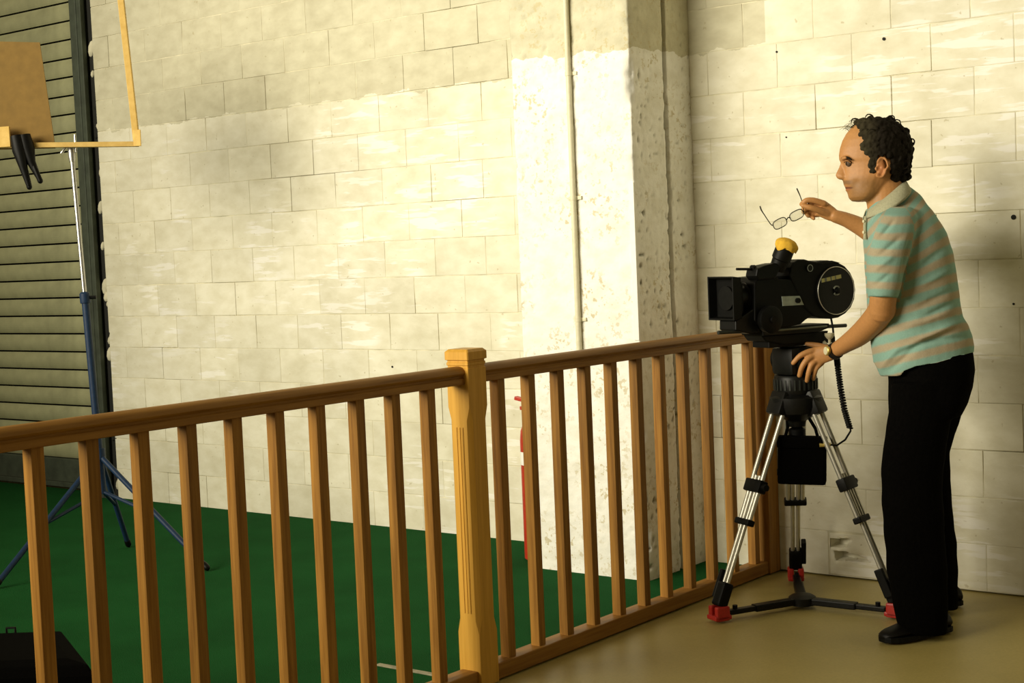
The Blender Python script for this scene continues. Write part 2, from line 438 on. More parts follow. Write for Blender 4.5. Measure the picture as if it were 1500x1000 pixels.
for i in range(nx+1):
    for k in range(nz+1):
        x, z = a_+0.0025+(bw-0.005)*i/nx, 0.003+(CH-0.006)*k/nz
        d = 0.0
        for c in cav:
            q = inside(x, z, c)
            if q > 0:
                xl = min(p[0] for p in c); xr = max(p[0] for p in c)
                d = max(d, min(1, q/0.004)*(0.070*(1-0.72*(x-xl)/(xr-xl))))
            elif q > -0.012: d = max(d, 0.006*(1+q/0.012)*max(0, 0.6+noise.noise((x*60, z*60, 0))))
        e = min(i, nx-i, k, nz-k)
        if e == 0: d = max(d, 0.006)
        vs.append((x, YW+d, z))
for i in range(nx):
    for k in range(nz):
        q = i*(nz+1)+k; fs.append((q, q+nz+1, q+nz+2, q+1))
me = bpy.data.meshes.new('broken_block'); me.from_pydata(vs, [], fs); me.update(); me.shade_smooth(); me.set_sharp_from_angle(angle=0.6)
bb = link_obj('broken_block', me, M['block'], wr); bb['label'] = 'broken block with two open cells'
# raised dark discs standing in for the shade inside drilled plug holes
for x, y, r in ((1295, 57, 0.006), (1138, 76, 0.004), (1485, 318, 0.009), (1152, 201, 0.003), (1485, 445, 0.004)):
    p = on_y(x, y, YW)
    MB().lathe([(r, 0), (r, 0.004), (r*0.75, 0.0045)], (p.x, YW-0.0035, p.z), (0, 1, 0), 12).build('plug_hole_disc', M['dark'], wr, 40)
for x, y, r in ((575, 537, 0.005), ):
    p = on_y(x, y, YW)
    MB().lathe([(r, 0), (r, 0.004)], (p.x, YW-0.0035, p.z), (0, 1, 0), 12).build('plug_hole_disc', M['dark'], wl, 40)

# ---- pillar: rough cast concrete, with an open joint down its side
path = [(PX0, y) for y in np.arange(YW+0.02, PY, -0.012)] + [(x, PY) for x in np.arange(PX0, PX1, 0.009)] + [(PX1, y) for y in np.arange(PY, YW+0.02, 0.007)]
zs = np.arange(0, HW+0.001, 0.009)
vs, fs, chip = [], [], []
for (x, y) in path:
    for z in zs:
        front = abs(y-PY) < 1e-6; side = abs(x-PX1) < 1e-6 and not front
        d = 0.0035*noise.noise((x*9, y*9, z*9)) + 0.002*noise.noise((x*40, y*40, z*40))
        cpv = 0.0
        if front or side:
            pit = noise.noise((x*52, y*52, z*44)); dens = noise.noise((x*4, y*4, z*3.1+7))
            pit2 = max(0, pit-0.33)*max(0, dens+0.25)
            d -= pit2*(0.06 if side else 0.028); cpv = min(1.0, pit2*(5.0 if side else 0.9))
        nx_, ny_ = (0, -1) if front else ((1, 0) if side else (-1, 0))
        corner = math.hypot(x-PX1, y-PY)
        if corner < 0.03:
            ch = max(0, noise.noise((3.3, 1.7, z*7))+0.35+0.5*noise.noise((9, 2, z*31)))
            if 0.93 < z < 1.54: ch *= 0.1
            k_ = (1-corner/0.03)*ch
            d -= 0.016*k_; cpv = max(cpv, 0.45*k_)
            nx_, ny_ = 0.707, -0.707
        if side:
            yc = 5.135 + 0.006*noise.noise((1, 2, z*3.0)) + 0.004*noise.noise((4, 2, z*22))
            wd = 0.012 + 0.004*noise.noise((8, 8, z*15))
            g_ = max(0, 1-abs(y-yc)/max(0.004, wd)); g_ = min(1, g_*1.8)
            d -= 0.04*g_; cpv = max(cpv, 0.95*g_)
        vs.append((x+nx_*d, y+ny_*d, z)); chip.append(cpv)
nz = len(zs)
for i in range(len(path)-1):
    for k in range(nz-1):
        q = i*nz+k; fs.append((q, q+nz, q+nz+1, q+1))
me = bpy.data.meshes.new('pillar'); me.from_pydata(vs, [], fs); me.update(); me.shade_smooth()
at_ = me.attributes.new('chip', 'FLOAT', 'POINT'); at_.data.foreach_set('value', np.array(chip, np.float32))
pil = link_obj('wall_pillar', me, M['pillar']); tag(pil, kind='structure')
MB().box((PX1-0.010, PY-0.001, 1.235), (0.024, 0.012, 0.60), bevel=0.002).build('corner_bead', M['white'], pil)['label'] = 'bright white corner strip'

# conduit on the pillar
pt, pb = on_y(827, 0, PY-0.014), on_y(850, 692, PY-0.014)
cx = -3.526
con = thing('conduit', (cx, PY-0.014, pb.z), 'cream plastic conduit clipped upright to the white pillar', 'conduit')
MB().tube([(cx, PY-0.014, pb.z), (cx, PY-0.014, HW)], 0.011, 14).build('pipe', M['pipe'], con, 40)
for y in (107, 290, 468):
    p = on_y(840, y, PY-0.014)
    MB().lathe([(0.0135, -0.008), (0.0135, 0.008)], (cx, PY-0.014, p.z), (0, 0, 1), 14).box((cx+0.018, PY-0.004, p.z), (0.03, 0.007, 0.014), bevel=0.001).build('clip', M['pipe'], con, 40)

# ---- roller shutter and its guide
sh = MB().box(((-9.6+WX0)/2-0.02, YW+0.26, HW/2), (-WX0*0+2.5, 0.02, HW)).build('door_1', M['dark']); tag(sh, 'olive steel roller shutter of ribbed slats', kind='structure')
sp = 0.1055; YS = YW+0.12
prof = []
for i in range(9):                       # one curved slat
    q = i/8; prof.append((-0.013*math.sin(math.pi*min(1, q*1.08))**0.8 if q < 0.93 else 0.0, q*(sp-0.010)))
vs, fs = [], []
L0, L1 = -9.55, -7.17
for (dy, dz) in prof: vs += [(L0, dy, dz), (L1, dy, dz)]
vs += [(L0, 0.012, sp-0.010), (L1, 0.012, sp-0.010), (L0, 0.012, 0), (L1, 0.012, 0)]
n = len(vs)//2
for i in range(n): j = (i+1) % n; fs.append((2*i, 2*i+1, 2*j+1, 2*j))
me = bpy.data.meshes.new('slat'); me.from_pydata(vs, [], fs); me.update(); me.materials.append(M['shutter'])
bm = bmesh.new(); bm.from_mesh(me); bmesh.ops.recalc_face_normals(bm, faces=bm.faces[:]); bm.to_mesh(me); bm.free()
z = 0.185
while z < HW-0.1:
    o = bpy.data.objects.new('slat', me); COL.objects.link(o); o.parent = sh; o.location = (0, YS, z); z += sp
MB().box(((L0+L1)/2, YS+0.005, 0.098), (L1-L0, 0.05, 0.165), bevel=0.006).box(((L0+L1)/2, YS-0.03, 0.03), (L1-L0, 0.03, 0.03), bevel=0.004).build('bottom_bar', M['guide'], sh)
gd = MB().box((-7.185, YW+0.03, HW/2), (0.06, 0.14, HW), bevel=0.005).box((-7.145, YW-0.02, HW/2), (0.05, 0.03, HW), bevel=0.004).build('trim_1', M['guide'], None)
tag(gd, 'dark green steel shutter guide channel', kind='structure')
jm = MB().box((-7.09, YW+0.06, HW/2), (0.06, 0.1, HW)).build('gap_shade_strip', M['dark'], None); tag(jm, kind='structure')  # solid dark strip painted as the shade in the gap beside the guide
# ragged mortar edge beside the guide; dark lumps carry on the gap's painted shade
for i in range(26):
    z = random.uniform(0.05, 3.2); s_ = random.uniform(0.012, 0.03)
    mb = MB().ball((-7.085+random.uniform(-0.02, 0.015), YW+0.012, z), ((s_, 0, 0), (0, 0.014, 0), (0.3*s_, 0, s_*random.uniform(0.8, 1.8))), 7, 5)
    mb.build('edge_lump', M['mortar'] if i % 3 else M['dark'], jm, 60)

# ================================================================== railing
rl = thing('wooden_railing', (RX, 3.5, 0), 'brown wooden balustrade with square newel post along the carpet edge', 'railing')
RH = 0.962
def rail_profile():
    # half profile (x, z) of the moulded handrail
    h = [(0.0, RH), (0.012, RH-0.001), (0.022, RH-0.005), (0.029, RH-0.012), (0.031, RH-0.02), (0.027, RH-0.026), (0.023, RH-0.028), (0.023, RH-0.033), (0.027, RH-0.036), (0.028, RH-0.052), (0.025, RH-0.054)]
    return h + [(-x, z) for x, z in reversed(h[1:])]
def handrail(y0, y1):
    pf = rail_profile()
    rings = [[(RX+x, y, z) for x, z in pf] for y in (y0, y1)]
    return MB().rings(rings).build('handrail', M['rail'], rl, 35)
YN = 3.500; NS = 0.084
handrail(1.15, YN-NS/2); handrail(YN+NS/2, 5.235)
for y0, y1 in ((1.15, YN-NS/2), (YN+NS/2, 5.235)):
    MB().box((RX, (y0+y1)/2, 0.024), (0.062, y1-y0, 0.048), bevel=0.004).build('bottom_rail', M['rail'], rl)
ys = [1.261, 1.408, 1.555, 1.702, 1.849, 1.996, 2.143, 2.288, 2.432, 2.579, 2.724, 2.873, 3.024, 3.169, 3.319, 3.643, 3.796, 3.949, 4.099, 4.252, 4.405, 4.551, 4.708, 4.866, 5.020, 5.180]
bme = MB().box((0, 0, 0), (0.0335, 0.0335, RH-0.052-0.046), bevel=0.0015).mesh('baluster'); bme.materials.append(M['baluster'])
for y in ys:
    o = bpy.data.objects.new('baluster', bme); COL.objects.link(o); o.parent = rl
    o.location = (0, y-3.5, (RH-0.052+0.046)/2); o.rotation_euler.z = random.uniform(-0.03, 0.03)
def newel(name, yc, sx, sy, mat):
    # square post with stopped chamfers, neck grooves and a bevelled cap
    hx, hy = sx/2, sy/2
    def ring(z, k, c=0.0):
        x, y = hx*k, hy*k; c = max(c, 0.0015)
        return [(RX+px_, yc+py_, z) for px_, py_ in ((x-c, -y), (x, -y+c), (x, y-c), (x-c, y), (-x+c, y), (-x, y-c), (-x, -y+c), (-x+c, -y))]
    prof = [(0, 1, 0), (0.16, 1, 0), (0.20, 1, 0.013), (0.80, 1, 0.013), (0.84, 1, 0), (0.955, 1, 0), (0.957, 0.94, 0), (0.963, 0.94, 0), (0.965, 1.0, 0), (0.972, 1.0, 0), (0.974, 0.95, 0), (0.979, 0.95, 0), (0.981, 1.09, 0.003), (1.004, 1.09, 0.003), (1.012, 0.9, 0.003)]
    o = MB().rings([ring(*p) for p in prof]).build(name, mat, rl, 25)
    return o
nw = newel('newel_post', YN, NS, NS, M['newel']); nw['label'] = 'pale orange square newel post'
for dx in (-0.012, 0.0, 0.012):            # flutes on the face towards the camera end
    MB().box((RX+dx, YN-NS/2-0.0005, 0.5), (0.0045, 0.003, 0.56), bevel=0.001).build('flute_bead', M['newel'], nw)
ep = MB().box((RX, 5.277, 0.485), (0.080, 0.080, 0.97), bevel=0.003).build('end_post', M['baluster'], rl)

# metal strip where the carpet is seamed beside the newel
MB().box((-3.17, 3.476, 0.0065), (0.36, 0.020, 0.005), bevel=0.0015).build('carpet_seam_strip', M['seam'])
tag(bpy.data.objects['carpet_seam_strip'], 'thin grey metal strip lying flat on the green carpet by the newel', 'floor strip')

# ================================================================== fire extinguisher
eb = on_z(783, 822, 0.004)
fx = thing('fire_extinguisher', (eb.x, eb.y, 0.004), 'red fire extinguisher standing on the green carpet beside the pillar', 'fire extinguisher')
c = (eb.x-0.014, eb.y+0.06, 0.004); R0 = 0.066
MB().lathe([(0.060, 0), (R0, 0.006), (R0, 0.50), (0.062, 0.54), (0.048, 0.575), (0.026, 0.597), (0.018, 0.60), (0.018, 0.62)], c, (0, 0, 1), 28).build('cylinder', M['redpaint'], fx, 40)
MB().lathe([(R0+0.001, 0.40), (R0+0.001, 0.455)], c, (0, 0, 1), 28, False).build('label_band', M['white'], fx, 40)
MB().lathe([(0.02, 0.615), (0.02, 0.65), (0.012, 0.66)], c, (0, 0, 1), 16).build('valve', M['blackm'], fx, 40)
for dz, tl in ((0.672, 0.3), (0.640, -0.1)):
    MB().box((c[0]-0.034, c[1]-0.02, dz), (0.095 if tl > 0 else 0.04, 0.022, 0.016), Matrix.Rotation(tl*0.6, 3, 'Y'), 0.003).build('lever', M['redpaint'], fx)
MB().tube([(c[0]+0.015, c[1], 0.635), (c[0]+0.07, c[1]-0.02, 0.62), (c[0]+0.085, c[1]-0.02, 0.5), (c[0]+0.075, c[1]-0.02, 0.25)], 0.009, 10).build('hose', M['black'], fx, 50)

# ================================================================== light stand with bounce frame
SD = 6.8
b0 = at(151, 723, SD); b0 = Vector((b0.x, b0.y, 0.004))
stop = at(104, 214, SD); pmid = at(127, 434, SD)
ls = thing('light_stand', b0, 'light stand with chrome top tube and blue tripod legs on the carpet', 'light stand')
ax0 = Vector((b0.x, b0.y, at(151, 723, SD).z)); axis = (Vector((stop.x, stop.y, stop.z))-ax0)
axis = Vector((0, 0, 1))*axis.z + Vector((axis.x, axis.y, 0))
def onax(z): return ax0 + axis*((z-ax0.z)/axis.z)
MB().tube([onax(ax0.z), onax(pmid.z)], 0.0165, 14).build('lower_tube', M['blue'], ls, 40)
MB().tube([onax(pmid.z), onax(stop.z-0.02)], 0.0105, 14).build('upper_tube', M['chrome'], ls, 40)
MB().lathe([(0.022, -0.03), (0.023, -0.025), (0.023, 0.012), (0.016, 0.02)], onax(pmid.z), axis, 16).build('collar', M['blue'], ls, 40)
kn = onax(pmid.z-0.005); MB().tube([kn, kn+RV*0.05], 0.008, 8).build('clamp_knob', M['black'], ls, 40)
tp = onax(stop.z)
MB().lathe([(0.013, -0.07), (0.016, -0.05), (0.016, 0.0), (0.008, 0.01)], tp, axis, 14).box(tp+UV*0.0+RV*0.0, (0.07, 0.02, 0.012)).tube([tp+RV*0.02-UV*0.03, tp+RV*0.02+UV*0.05], 0.005, 8).tube([tp-RV*0.02, tp-RV*0.045-UV*0.03], 0.006, 8).build('spigot_clamp', M['chrome'], ls, 40)
hub = onax(0.47); low = onax(ax0.z+0.01)
for fxp in ((-6, 857), (188, 797), (303, 831)):
    f_ = on_z(*fxp, 0.019)
    MB().tube([hub, f_], 0.012, 10).build('leg', M['blue'], ls, 40)
    mid_ = hub.lerp(f_, 0.55)
    MB().tube([low, mid_], 0.008, 8).build('brace', M['blue'], ls, 40)
    d_ = (f_-hub).normalized()
    MB().limb([f_-d_*0.02, f_], [0.014, 0.014], 10).build('rubber_foot', M['black'], ls, 40)
MB().lathe([(0.026, -0.02), (0.026, 0.03)], hub, axis, 14).build('hub', M['blue'], ls, 40)

# wooden frame: battens joined at a lapped corner
FD = SD-0.03
def fp(x, y, d=0.0): return at(x, y, FD-d)
fr = thing('batten_frame', fp(105, 213), 'slender pale wooden batten frame carried on top of the light stand', 'frame')
def batten(p, q, w, dpt, name, mat, par):
    p, q = Vector(p), Vector(q); a_ = (q-p).normalized(); n_ = V(-_F); s_ = a_.cross(n_).normalized()
    rings = [[o + s_*sx*w + n_*sy*dpt for sx, sy in ((-1, -1), (1, -1), (1, 1), (-1, 1))] for o in (p, q)]
    return MB().rings(rings).build(name, mat, par, None, 0.002)
batten(fp(-160, 215), fp(203, 211), 0.011, 0.011, 'horizontal_batten', M['pine'], fr)
batten(fp(165, -110), fp(200, 206, 0.002), 0.0135, 0.011, 'upright_batten', M['pine'], fr)
batten(fp(200.5, 190, 0.012), fp(201.5, 214, 0.012), 0.016, 0.005, 'corner_block', M['pine'], fr)
batten(fp(-12, 202, 0.014), fp(15, 200, 0.014), 0.045, 0.008, 'splice_block', M['pine'], fr)
# cardboard flag
cb = MB().prism([fp(-120, 58, -0.035), fp(58, 62, -0.035), fp(81, 217, -0.035), fp(-120, 222, -0.035)], V(_F)*0.006).build('cardboard_flag', M['cardboard'])
tag(cb, 'brown cardboard sheet clamped behind the wooden batten frame', 'cardboard')
# spring clamp
c0 = fp(35, 215, 0.03)
cl = thing('spring_clamp', c0, 'black spring clamp gripping the cardboard to the batten', 'clamp')
for sgn, pts in ((1, ((24, 199), (29, 220), (34, 244), (42, 272))), (-1, ((35, 198), (40, 218), (46, 238), (58, 263)))):
    q_ = [fp(x, y, 0.03+0.006*sgn) for x, y in pts]
    MB().tube(q_, [0.028, 0.033, 0.019, 0.010], 12).build('jaw', M['black'], cl, 50)
for pts in (((38, 250), (43, 274)), ((50, 244), (59, 265))):
    MB().limb([fp(*p, 0.03) for p in pts], [0.011, 0.012], 10).build('handle_grip', M['black'], cl, 60)
MB().lathe([(0.012, -0.03), (0.012, 0.03)], fp(38, 232, 0.03), V(_R), 12).build('spring', M['blackm'], cl, 40)

# ================================================================== equipment bag
zb = 0.27
B_ = on_z(92, 921, zb); C_ = on_z(133, 977, zb-0.01); vv = (C_-B_); vv.z = 0; vv.normalize()
uu = Vector((-0.80, -0.60, 0)).normalized()
bg_ = thing('equipment_bag', Vector((B_.x, B_.y, 0.004))+uu*0.25+vv*0.2, 'black soft equipment bag lying on the green carpet behind the balusters', 'bag')
def bp(u, v, z): return Vector((B_.x, B_.y, z)) + uu*u + vv*v
def rect(z, k, i=0.0): return [bp(-k+i, -k+i, z), bp(-k+i, 0.44+k-i, z), bp(0.55+k-i, 0.44+k-i, z), bp(0.55+k-i, -k+i, z)]
MB().rings([rect(0.006, -0.01), rect(0.03, 0.012), rect(0.12, 0.015), rect(0.215, 0.006)]).build('body', M['nylon'], bg_, None, 0.012)
MB().rings([rect(0.212, 0.008), rect(0.24, 0.008), rect(0.265, -0.006), rect(0.275, -0.05)]).build('lid', M['nylon'], bg_, None, 0.006)
MB().tube([bp(0.30, 0.10, 0.268), bp(0.30, 0.12, 0.292), bp(0.34, 0.14, 0.30), bp(0.42, 0.18, 0.292), bp(0.43, 0.2, 0.268)], 0.010, 8).build('carry_handle', M['nylon'], bg_, 50)
MB().tube([bp(0.14, 0.02, 0.264), bp(0.14, 0.02, 0.283), bp(0.165, 0.02, 0.283), bp(0.165, 0.02, 0.264)], 0.004, 8).build('strap_ring', M['blackm'], bg_, 50)

# ================================================================== tripod, head, film camera
TX, TY = -2.556, 4.818
TC = Vector((TX, TY, 0))
tri = thing('tripod', TC, 'aluminium twin-tube film tripod with red feet on a floor spreader', 'tripod')
def za(z): return Vector((TX, TY, z))
feet = [on_z(1054, 908), on_z(1166, 850), on_z(1313, 903)]
for f_ in feet:
    h = (f_-TC); h.z = 0; h.normalize(); s_ = Vector((-h.y, h.x, 0))
    T = za(0.735) + h*0.062; E_ = Vector((f_.x, f_.y, 0.05)); d_ = (E_-T)
    dn = d_.normalized(); nn = s_.cross(dn).normalized()
    rotm = Matrix((s_, nn, dn)).transposed()
    leg = MB().box(T-dn*(-0.012), (0.082, 0.050, 0.085), rotm, 0.010).build('leg', M['blackm'], tri, 40)
    leg['label'] = 'tripod leg of twin aluminium tubes'
    for q in (-1, 1):
        a0, a1 = T+dn*0.03+s_*0.031*q, T+d_*0.60+s_*0.026*q
        MB().tube([a0, a1], 0.0088, 12).build('upper_tube', M['alu'], leg, 40)
        a0, a1 = T+d_*0.37+s_*0.0105*q, T+d_*0.955+s_*0.010*q
        MB().tube([a0, a1], 0.0080, 12).build('lower_tube', M['alu'], leg, 40)
    MB().box(T+d_*0.42, (0.092, 0.034, 0.045), rotm, 0.006).tube([T+d_*0.42+s_*0.046, T+d_*0.42+s_*0.066], 0.012, 10).build('leg_lock', M['black'], leg, 40)
    MB().box(T+d_*0.595, (0.082, 0.030, 0.022), rotm, 0.005).build('brace', M['black'], leg)
    MB().box(T+d_*0.945, (0.048, 0.040, 0.085), rotm, 0.008).box(T+d_*0.90-s_*0.03, (0.018, 0.03, 0.10), rotm, 0.004).build('foot_block', M['black'], leg)
    hb = Matrix((h, s_, UV)).transposed()
    for q in (-1, 1):
        MB().box(Vector((f_.x, f_.y, 0.026))+s_*0.019*q, (0.052, 0.022, 0.050), hb, 0.006).build('red_foot', M['red'], leg)
    MB().box(Vector((f_.x, f_.y, 0.012)), (0.066, 0.060, 0.016), hb, 0.005).build('foot_pad', M['red'], leg)
    # spreader arm
    p0 = za(0.022)+h*0.03; p1 = Vector((f_.x, f_.y, 0.022))-h*0.035; pm = p0.lerp(p1, 0.62)
    arm = MB().box(p0.lerp(pm, 0.5), ((pm-p0).length, 0.036, 0.024), hb, 0.005).box(pm.lerp(p1, 0.5), ((p1-pm).length, 0.028, 0.018), hb, 0.004).build('spreader_arm', M['blackm'], tri)
    MB().lathe([(0.009, 0), (0.009, 0.016)], p1-h*0.03+UV*0.006, (0, 0, 1), 10).build('arm_lock', M['black'], arm, 40)
MB().lathe([(0.048, 0.008), (0.048, 0.034), (0.035, 0.042), (0.012, 0.044)], TC, (0, 0, 1), 18).build('spreader_hub', M['blackm'], tri, 40)
MB().lathe([(0.030, 0.64), (0.034, 0.66), (0.085, 0.69), (0.092, 0.715), (0.092, 0.745), (0.078, 0.755)], TC, (0, 0, 1), 28).build('bowl', M['blackm'], tri, 40)
MB().lathe([(0.012, 0.60), (0.03, 0.605), (0.03, 0.63), (0.012, 0.64)], TC, (0, 0, 1), 16).build('bowl_clamp', M['black'], tri, 40)
# fluid head
A_ = (-RV*math.cos(math.radians(30)) + NV*math.sin(math.radians(30))).normalized()   # lens direction
N_ = Vector((-A_.y, A_.x, 0))                                                      # side of the camera facing the room
RC = Matrix((A_, N_, UV)).transposed()
hd = MB().lathe([(0.070, 0.752), (0.075, 0.765), (0.075, 0.815), (0.070, 0.822)], TC, (0, 0, 1), 32).box(za(0.872), (0.125, 0.115, 0.10), RC, 0.02).build('fluid_head', M['blackm'], tri, 40)
for i in range(28):
    q = 2*math.pi*i/28; p = za(0.79)+Vector((math.cos(q), math.sin(q), 0))*0.0755
    MB().box(p, (0.004, 0.006, 0.036), Matrix.Rotation(q, 3, 'Z')).build('knurl', M['anod'], hd)
MB().lathe([(0.046, -0.012), (0.046, 0.012), (0.040, 0.016)], za(0.875)+N_*0.066, N_, 26).build('tilt_drum', M['black'], hd, 40)
MB().lathe([(0.046, -0.012), (0.046, 0.012), (0.040, 0.016)], za(0.875)-N_*0.066, -N_, 26).build('tilt_drum', M['black'], hd, 40)
MB().box(za(0.937), (0.30, 0.09, 0.022), RC, 0.004).build('top_plate', M['black'], hd)
kp = at(1215, 492, 5.33)
MB().lathe([(0.005, -0.05), (0.005, -0.012), (0.010, -0.008), (0.017, 0.002), (0.017, 0.010)], kp, (0, 0, 1), 16).tube([kp-UV*0.045, za(0.94)-A_*0.10+N_*0.03], 0.006, 8).build('clamp_knob', M['ivory'], hd, 40)

fc = thing('film_camera', za(0.95), 'black motion picture film camera with round magazine and yellow eyecup cover', 'camera')
def cp_(x, y, n): return on_plane(x, y, (TX+N_.x*n, TY+N_.y*n, 0), (N_.x, N_.y, 0))
def slab(px_, n0, n1, name, mat, par, bev=0.004, smooth=None):
    poly = [cp_(x, y, n1) for x, y in px_]
    return MB().prism(poly, N_*(n0-n1)).build(name, mat, par, smooth, bev)
SN = 0.070
body = slab([(1106, 414), (1112, 406), (1130, 404), (1139, 404), (1141, 409), (1160, 409), (1164, 402), (1196, 402), (1200, 440), (1190, 463), (1181, 468), (1173, 475), (1150, 480), (1118, 482), (1106, 470)], -0.075, SN-0.004, 'body', M['black'], fc, 0.005)
mag = slab([(1157, 404), (1159, 392), (1163, 384), (1170, 379.5), (1179, 379.5), (1188, 382), (1196, 383), (1204, 381), (1214, 381), (1227, 383.5), (1238, 389.5), (1246, 399), (1251.5, 411), (1253.5, 424), (1252, 438), (1247, 450), (1239, 459), (1229, 465), (1218, 467), (1206, 466), (1192, 463), (1180, 452), (1170, 430)], -0.060, SN, 'magazine', M['black'], fc, 0.006)
mc = cp_(1222, 425.5, SN); rr = 0.0845
MB().lathe([(rr, -0.006), (rr, 0.008), (rr-0.004, 0.011), (0.02, 0.011)], mc, N_, 44).build('lid', M['blackm'], mag, 30)
MB().tube([mc+N_*0.0105+(A_*math.cos(q)+UV*math.sin(q))*(rr-0.0015) for q in np.linspace(0, 2*math.pi, 60)[:-1]], 0.0016, 6, closed=True).build('lid_rim', M['alu'], mag, 60)
for q0, q1 in ((0.5, 2.4), (3.6, 5.6)):
    MB().tube([mc+N_*0.0125+(A_*math.cos(q)+UV*math.sin(q))*0.0145 for q in np.linspace(q0, q1, 10)], 0.0035, 6).build('hub_mark', M['greym'], mag, 60)
MB().lathe([(0.010, 0), (0.010, 0.014), (0.006, 0.016)], mc+N_*0.01, N_, 16).build('hub', M['black'], mag, 40)
# tag with four pale marks on the lid
t0 = cp_(1203.5, 411, SN+0.0115); t1 = cp_(1231.5, 404.5, SN+0.0115); tv = (t1-t0)
tu = N_.cross(tv).normalized(); tu = tu if tu.z > 0 else -tu
def tagq(a_, b_, mat, nm, n_off):
    p_, q_ = t0+tv*a_, t0+tv*b_
    MB().prism([p_-tu*0.0065, q_-tu*0.0065, q_+tu*0.0065, p_+tu*0.0065], N_*n_off).build(nm, mat, mag)
tagq(-0.02, 1.02, M['greym'], 'tag', 0.0012)
for a_, b_ in ((0.0, 0.13), (0.27, 0.44), (0.52, 0.68), (0.75, 1.0)): tagq(a_, b_, M['yellowtag'], 'tag_letter', 0.0022)
kc = cp_(1185, 392.5, SN)
MB().lathe([(0.013, 0), (0.013, 0.006), (0.010, 0.007)], kc, N_, 20).build('counter_dial', M['blackm'], mag, 40)
MB().tube([kc+N_*0.0065+(A_*math.cos(q)+UV*math.sin(q))*0.0115 for q in np.linspace(0, 2*math.pi, 24)[:-1]], 0.0012, 6, closed=True).build('dial_rim', M['tape'], mag, 60)
slab([(1196, 385), (1205, 382), (1219, 381.5), (1232, 385), (1220, 384.5), (1206, 386)], 0.0, SN+0.003, 'latch_ridge', M['blackm'], mag, 0.001)
slab([(1145.5, 434), (1192, 432.5), (1192.5, 445.5), (1147, 448)], SN-0.006, SN-0.0015, 'tape_strip', M['tape'], body, 0)
kd = cp_(1168, 440, SN)
MB().lathe([(0.009, -0.004), (0.009, 0.008)], kd, N_, 16).build('latch_knob', M['black'], body, 40)
# lens, matte box
lz = cp_(1100, 436, 0.0).z
b_f = cp_(1106, 440, SN)
def cam_at(a_, n_, z_): return Vector((TX, TY, 0)) + A_*a_ + N_*n_ + UV*z_
af = (b_f-Vector((TX, TY, 0))).dot(A_)
side_f = (cp_(1074.5, 436, SN)-TC).dot(A_); side_b = (cp_(1086, 436, SN)-TC).dot(A_)
zt, zb_ = cp_(1080, 404.5, SN).z, cp_(1080, 469.5, SN).z; zc, zh = (zt+zb_)/2, (zt-zb_)/2
lens = MB().lathe([(0.050, -0.04), (0.050, 0.0), (0.043, 0.004), (0.043, 0.035), (0.046, 0.037), (0.046, 0.055), (0.041, 0.058), (0.041, max(0.07, side_b-af))], cam_at(af, 0, zc), A_, 30).build('lens', M['blackm'], fc, 35)
MB().lathe([(0.047, 0.038), (0.047, 0.054)], cam_at(af, 0, zc), A_, 36, False).build('focus_ring', M['anod'], lens, 20)
def rr4(a_, hy, hz): return [cam_at(a_, q*hy, zc+w_*hz) for q, w_ in ((-1, -1), (1, -1), (1, 1), (-1, 1))]
hw = SN
mbx = MB().rings([rr4(side_b, hw*0.94, zh*0.94), rr4(side_f, hw, zh), rr4(side_f+0.001, hw, zh), rr4(side_f+0.001, hw-0.006, zh-0.006), rr4(side_b+0.004, hw*0.94-0.006, zh*0.94-0.006)], caps=False).build('matte_box', M['black'], fc, None, 0.002)
MB().rings([rr4(side_b-0.004, hw*0.94, zh*0.94), rr4(side_b+0.003, hw*0.94, zh*0.94)]).build('rear_plate', M['black'], mbx, None, 0.002)
MB().lathe([(0.036, 0), (0.036, 0.003), (0.02, 0.0035)], cam_at(side_b+0.002, 0, zc), A_, 24).build('front_glass', M['blackm'], lens, 30)
for i in range(3): MB().rings([rr4(side_b-0.006-0.008*i, hw*(0.80-0.07*i), zh*(0.80-0.07*i)), rr4(side_b-0.010-0.008*i, hw*(0.80-0.07*i), zh*(0.80-0.07*i))]).build('bellows_rib', M['black'], mbx)
# viewfinder and eyepiece
vf = slab([(1108, 404), (1110, 393), (1122, 388), (1136, 385), (1144, 389), (1141, 398), (1136, 408), (1112, 410)], 0.02, SN+0.01, 'viewfinder', M['black'], fc, 0.005)
MB().tube([cp_(1079, 394, 0.05), cp_(1112, 394, 0.05)], 0.0046, 10).build('sight_rod', M['blackm'], vf, 40)
MB().lathe([(0.012, -0.006), (0.012, 0.006)], cp_(1103, 393, 0.05), A_, 14).build('rod_knob', M['black'], vf, 40)
e0, e1 = cp_(1139, 392, 0.055), cp_(1152, 359.5, 0.085); ed = e1-e0
MB().tube([e0-ed*0.1, e0+ed*0.35, e0+ed*0.4, e1], [0.027, 0.029, 0.033, 0.033], 22).build('eyepiece', M['black'], vf, 40)
# chamois cover over the eyecup
mb = MB(); edn = ed.normalized(); ex = edn.cross(N_).normalized(); ey = edn.cross(ex); rings = []
for i in range(12):
    q = i/11; rad = 0.0395*math.sqrt(max(0.0, 1-max(0, (q-0.35)/0.66)**2)) if q > 0.35 else 0.0385+0.002*q
    ring = []
    for j in range(30):
        th = 2*math.pi*j/30
        k = 1+0.05*math.sin(7*th+q*3)+0.03*math.sin(13*th-2*q)
        hem = (0.006*math.sin(3*th+1)+0.005*math.sin(5*th)) if i == 0 else 0
        ring.append(e1 + edn*(-0.011+q*0.036+hem) + (ex*math.cos(th)+ey*math.sin(th))*max(rad, 0.004)*k)
    rings.append(ring)
MB().rings(rings).build('eyecup_cover', M['chamois'], vf, 180)['label'] = 'yellow chamois eyecup cover'
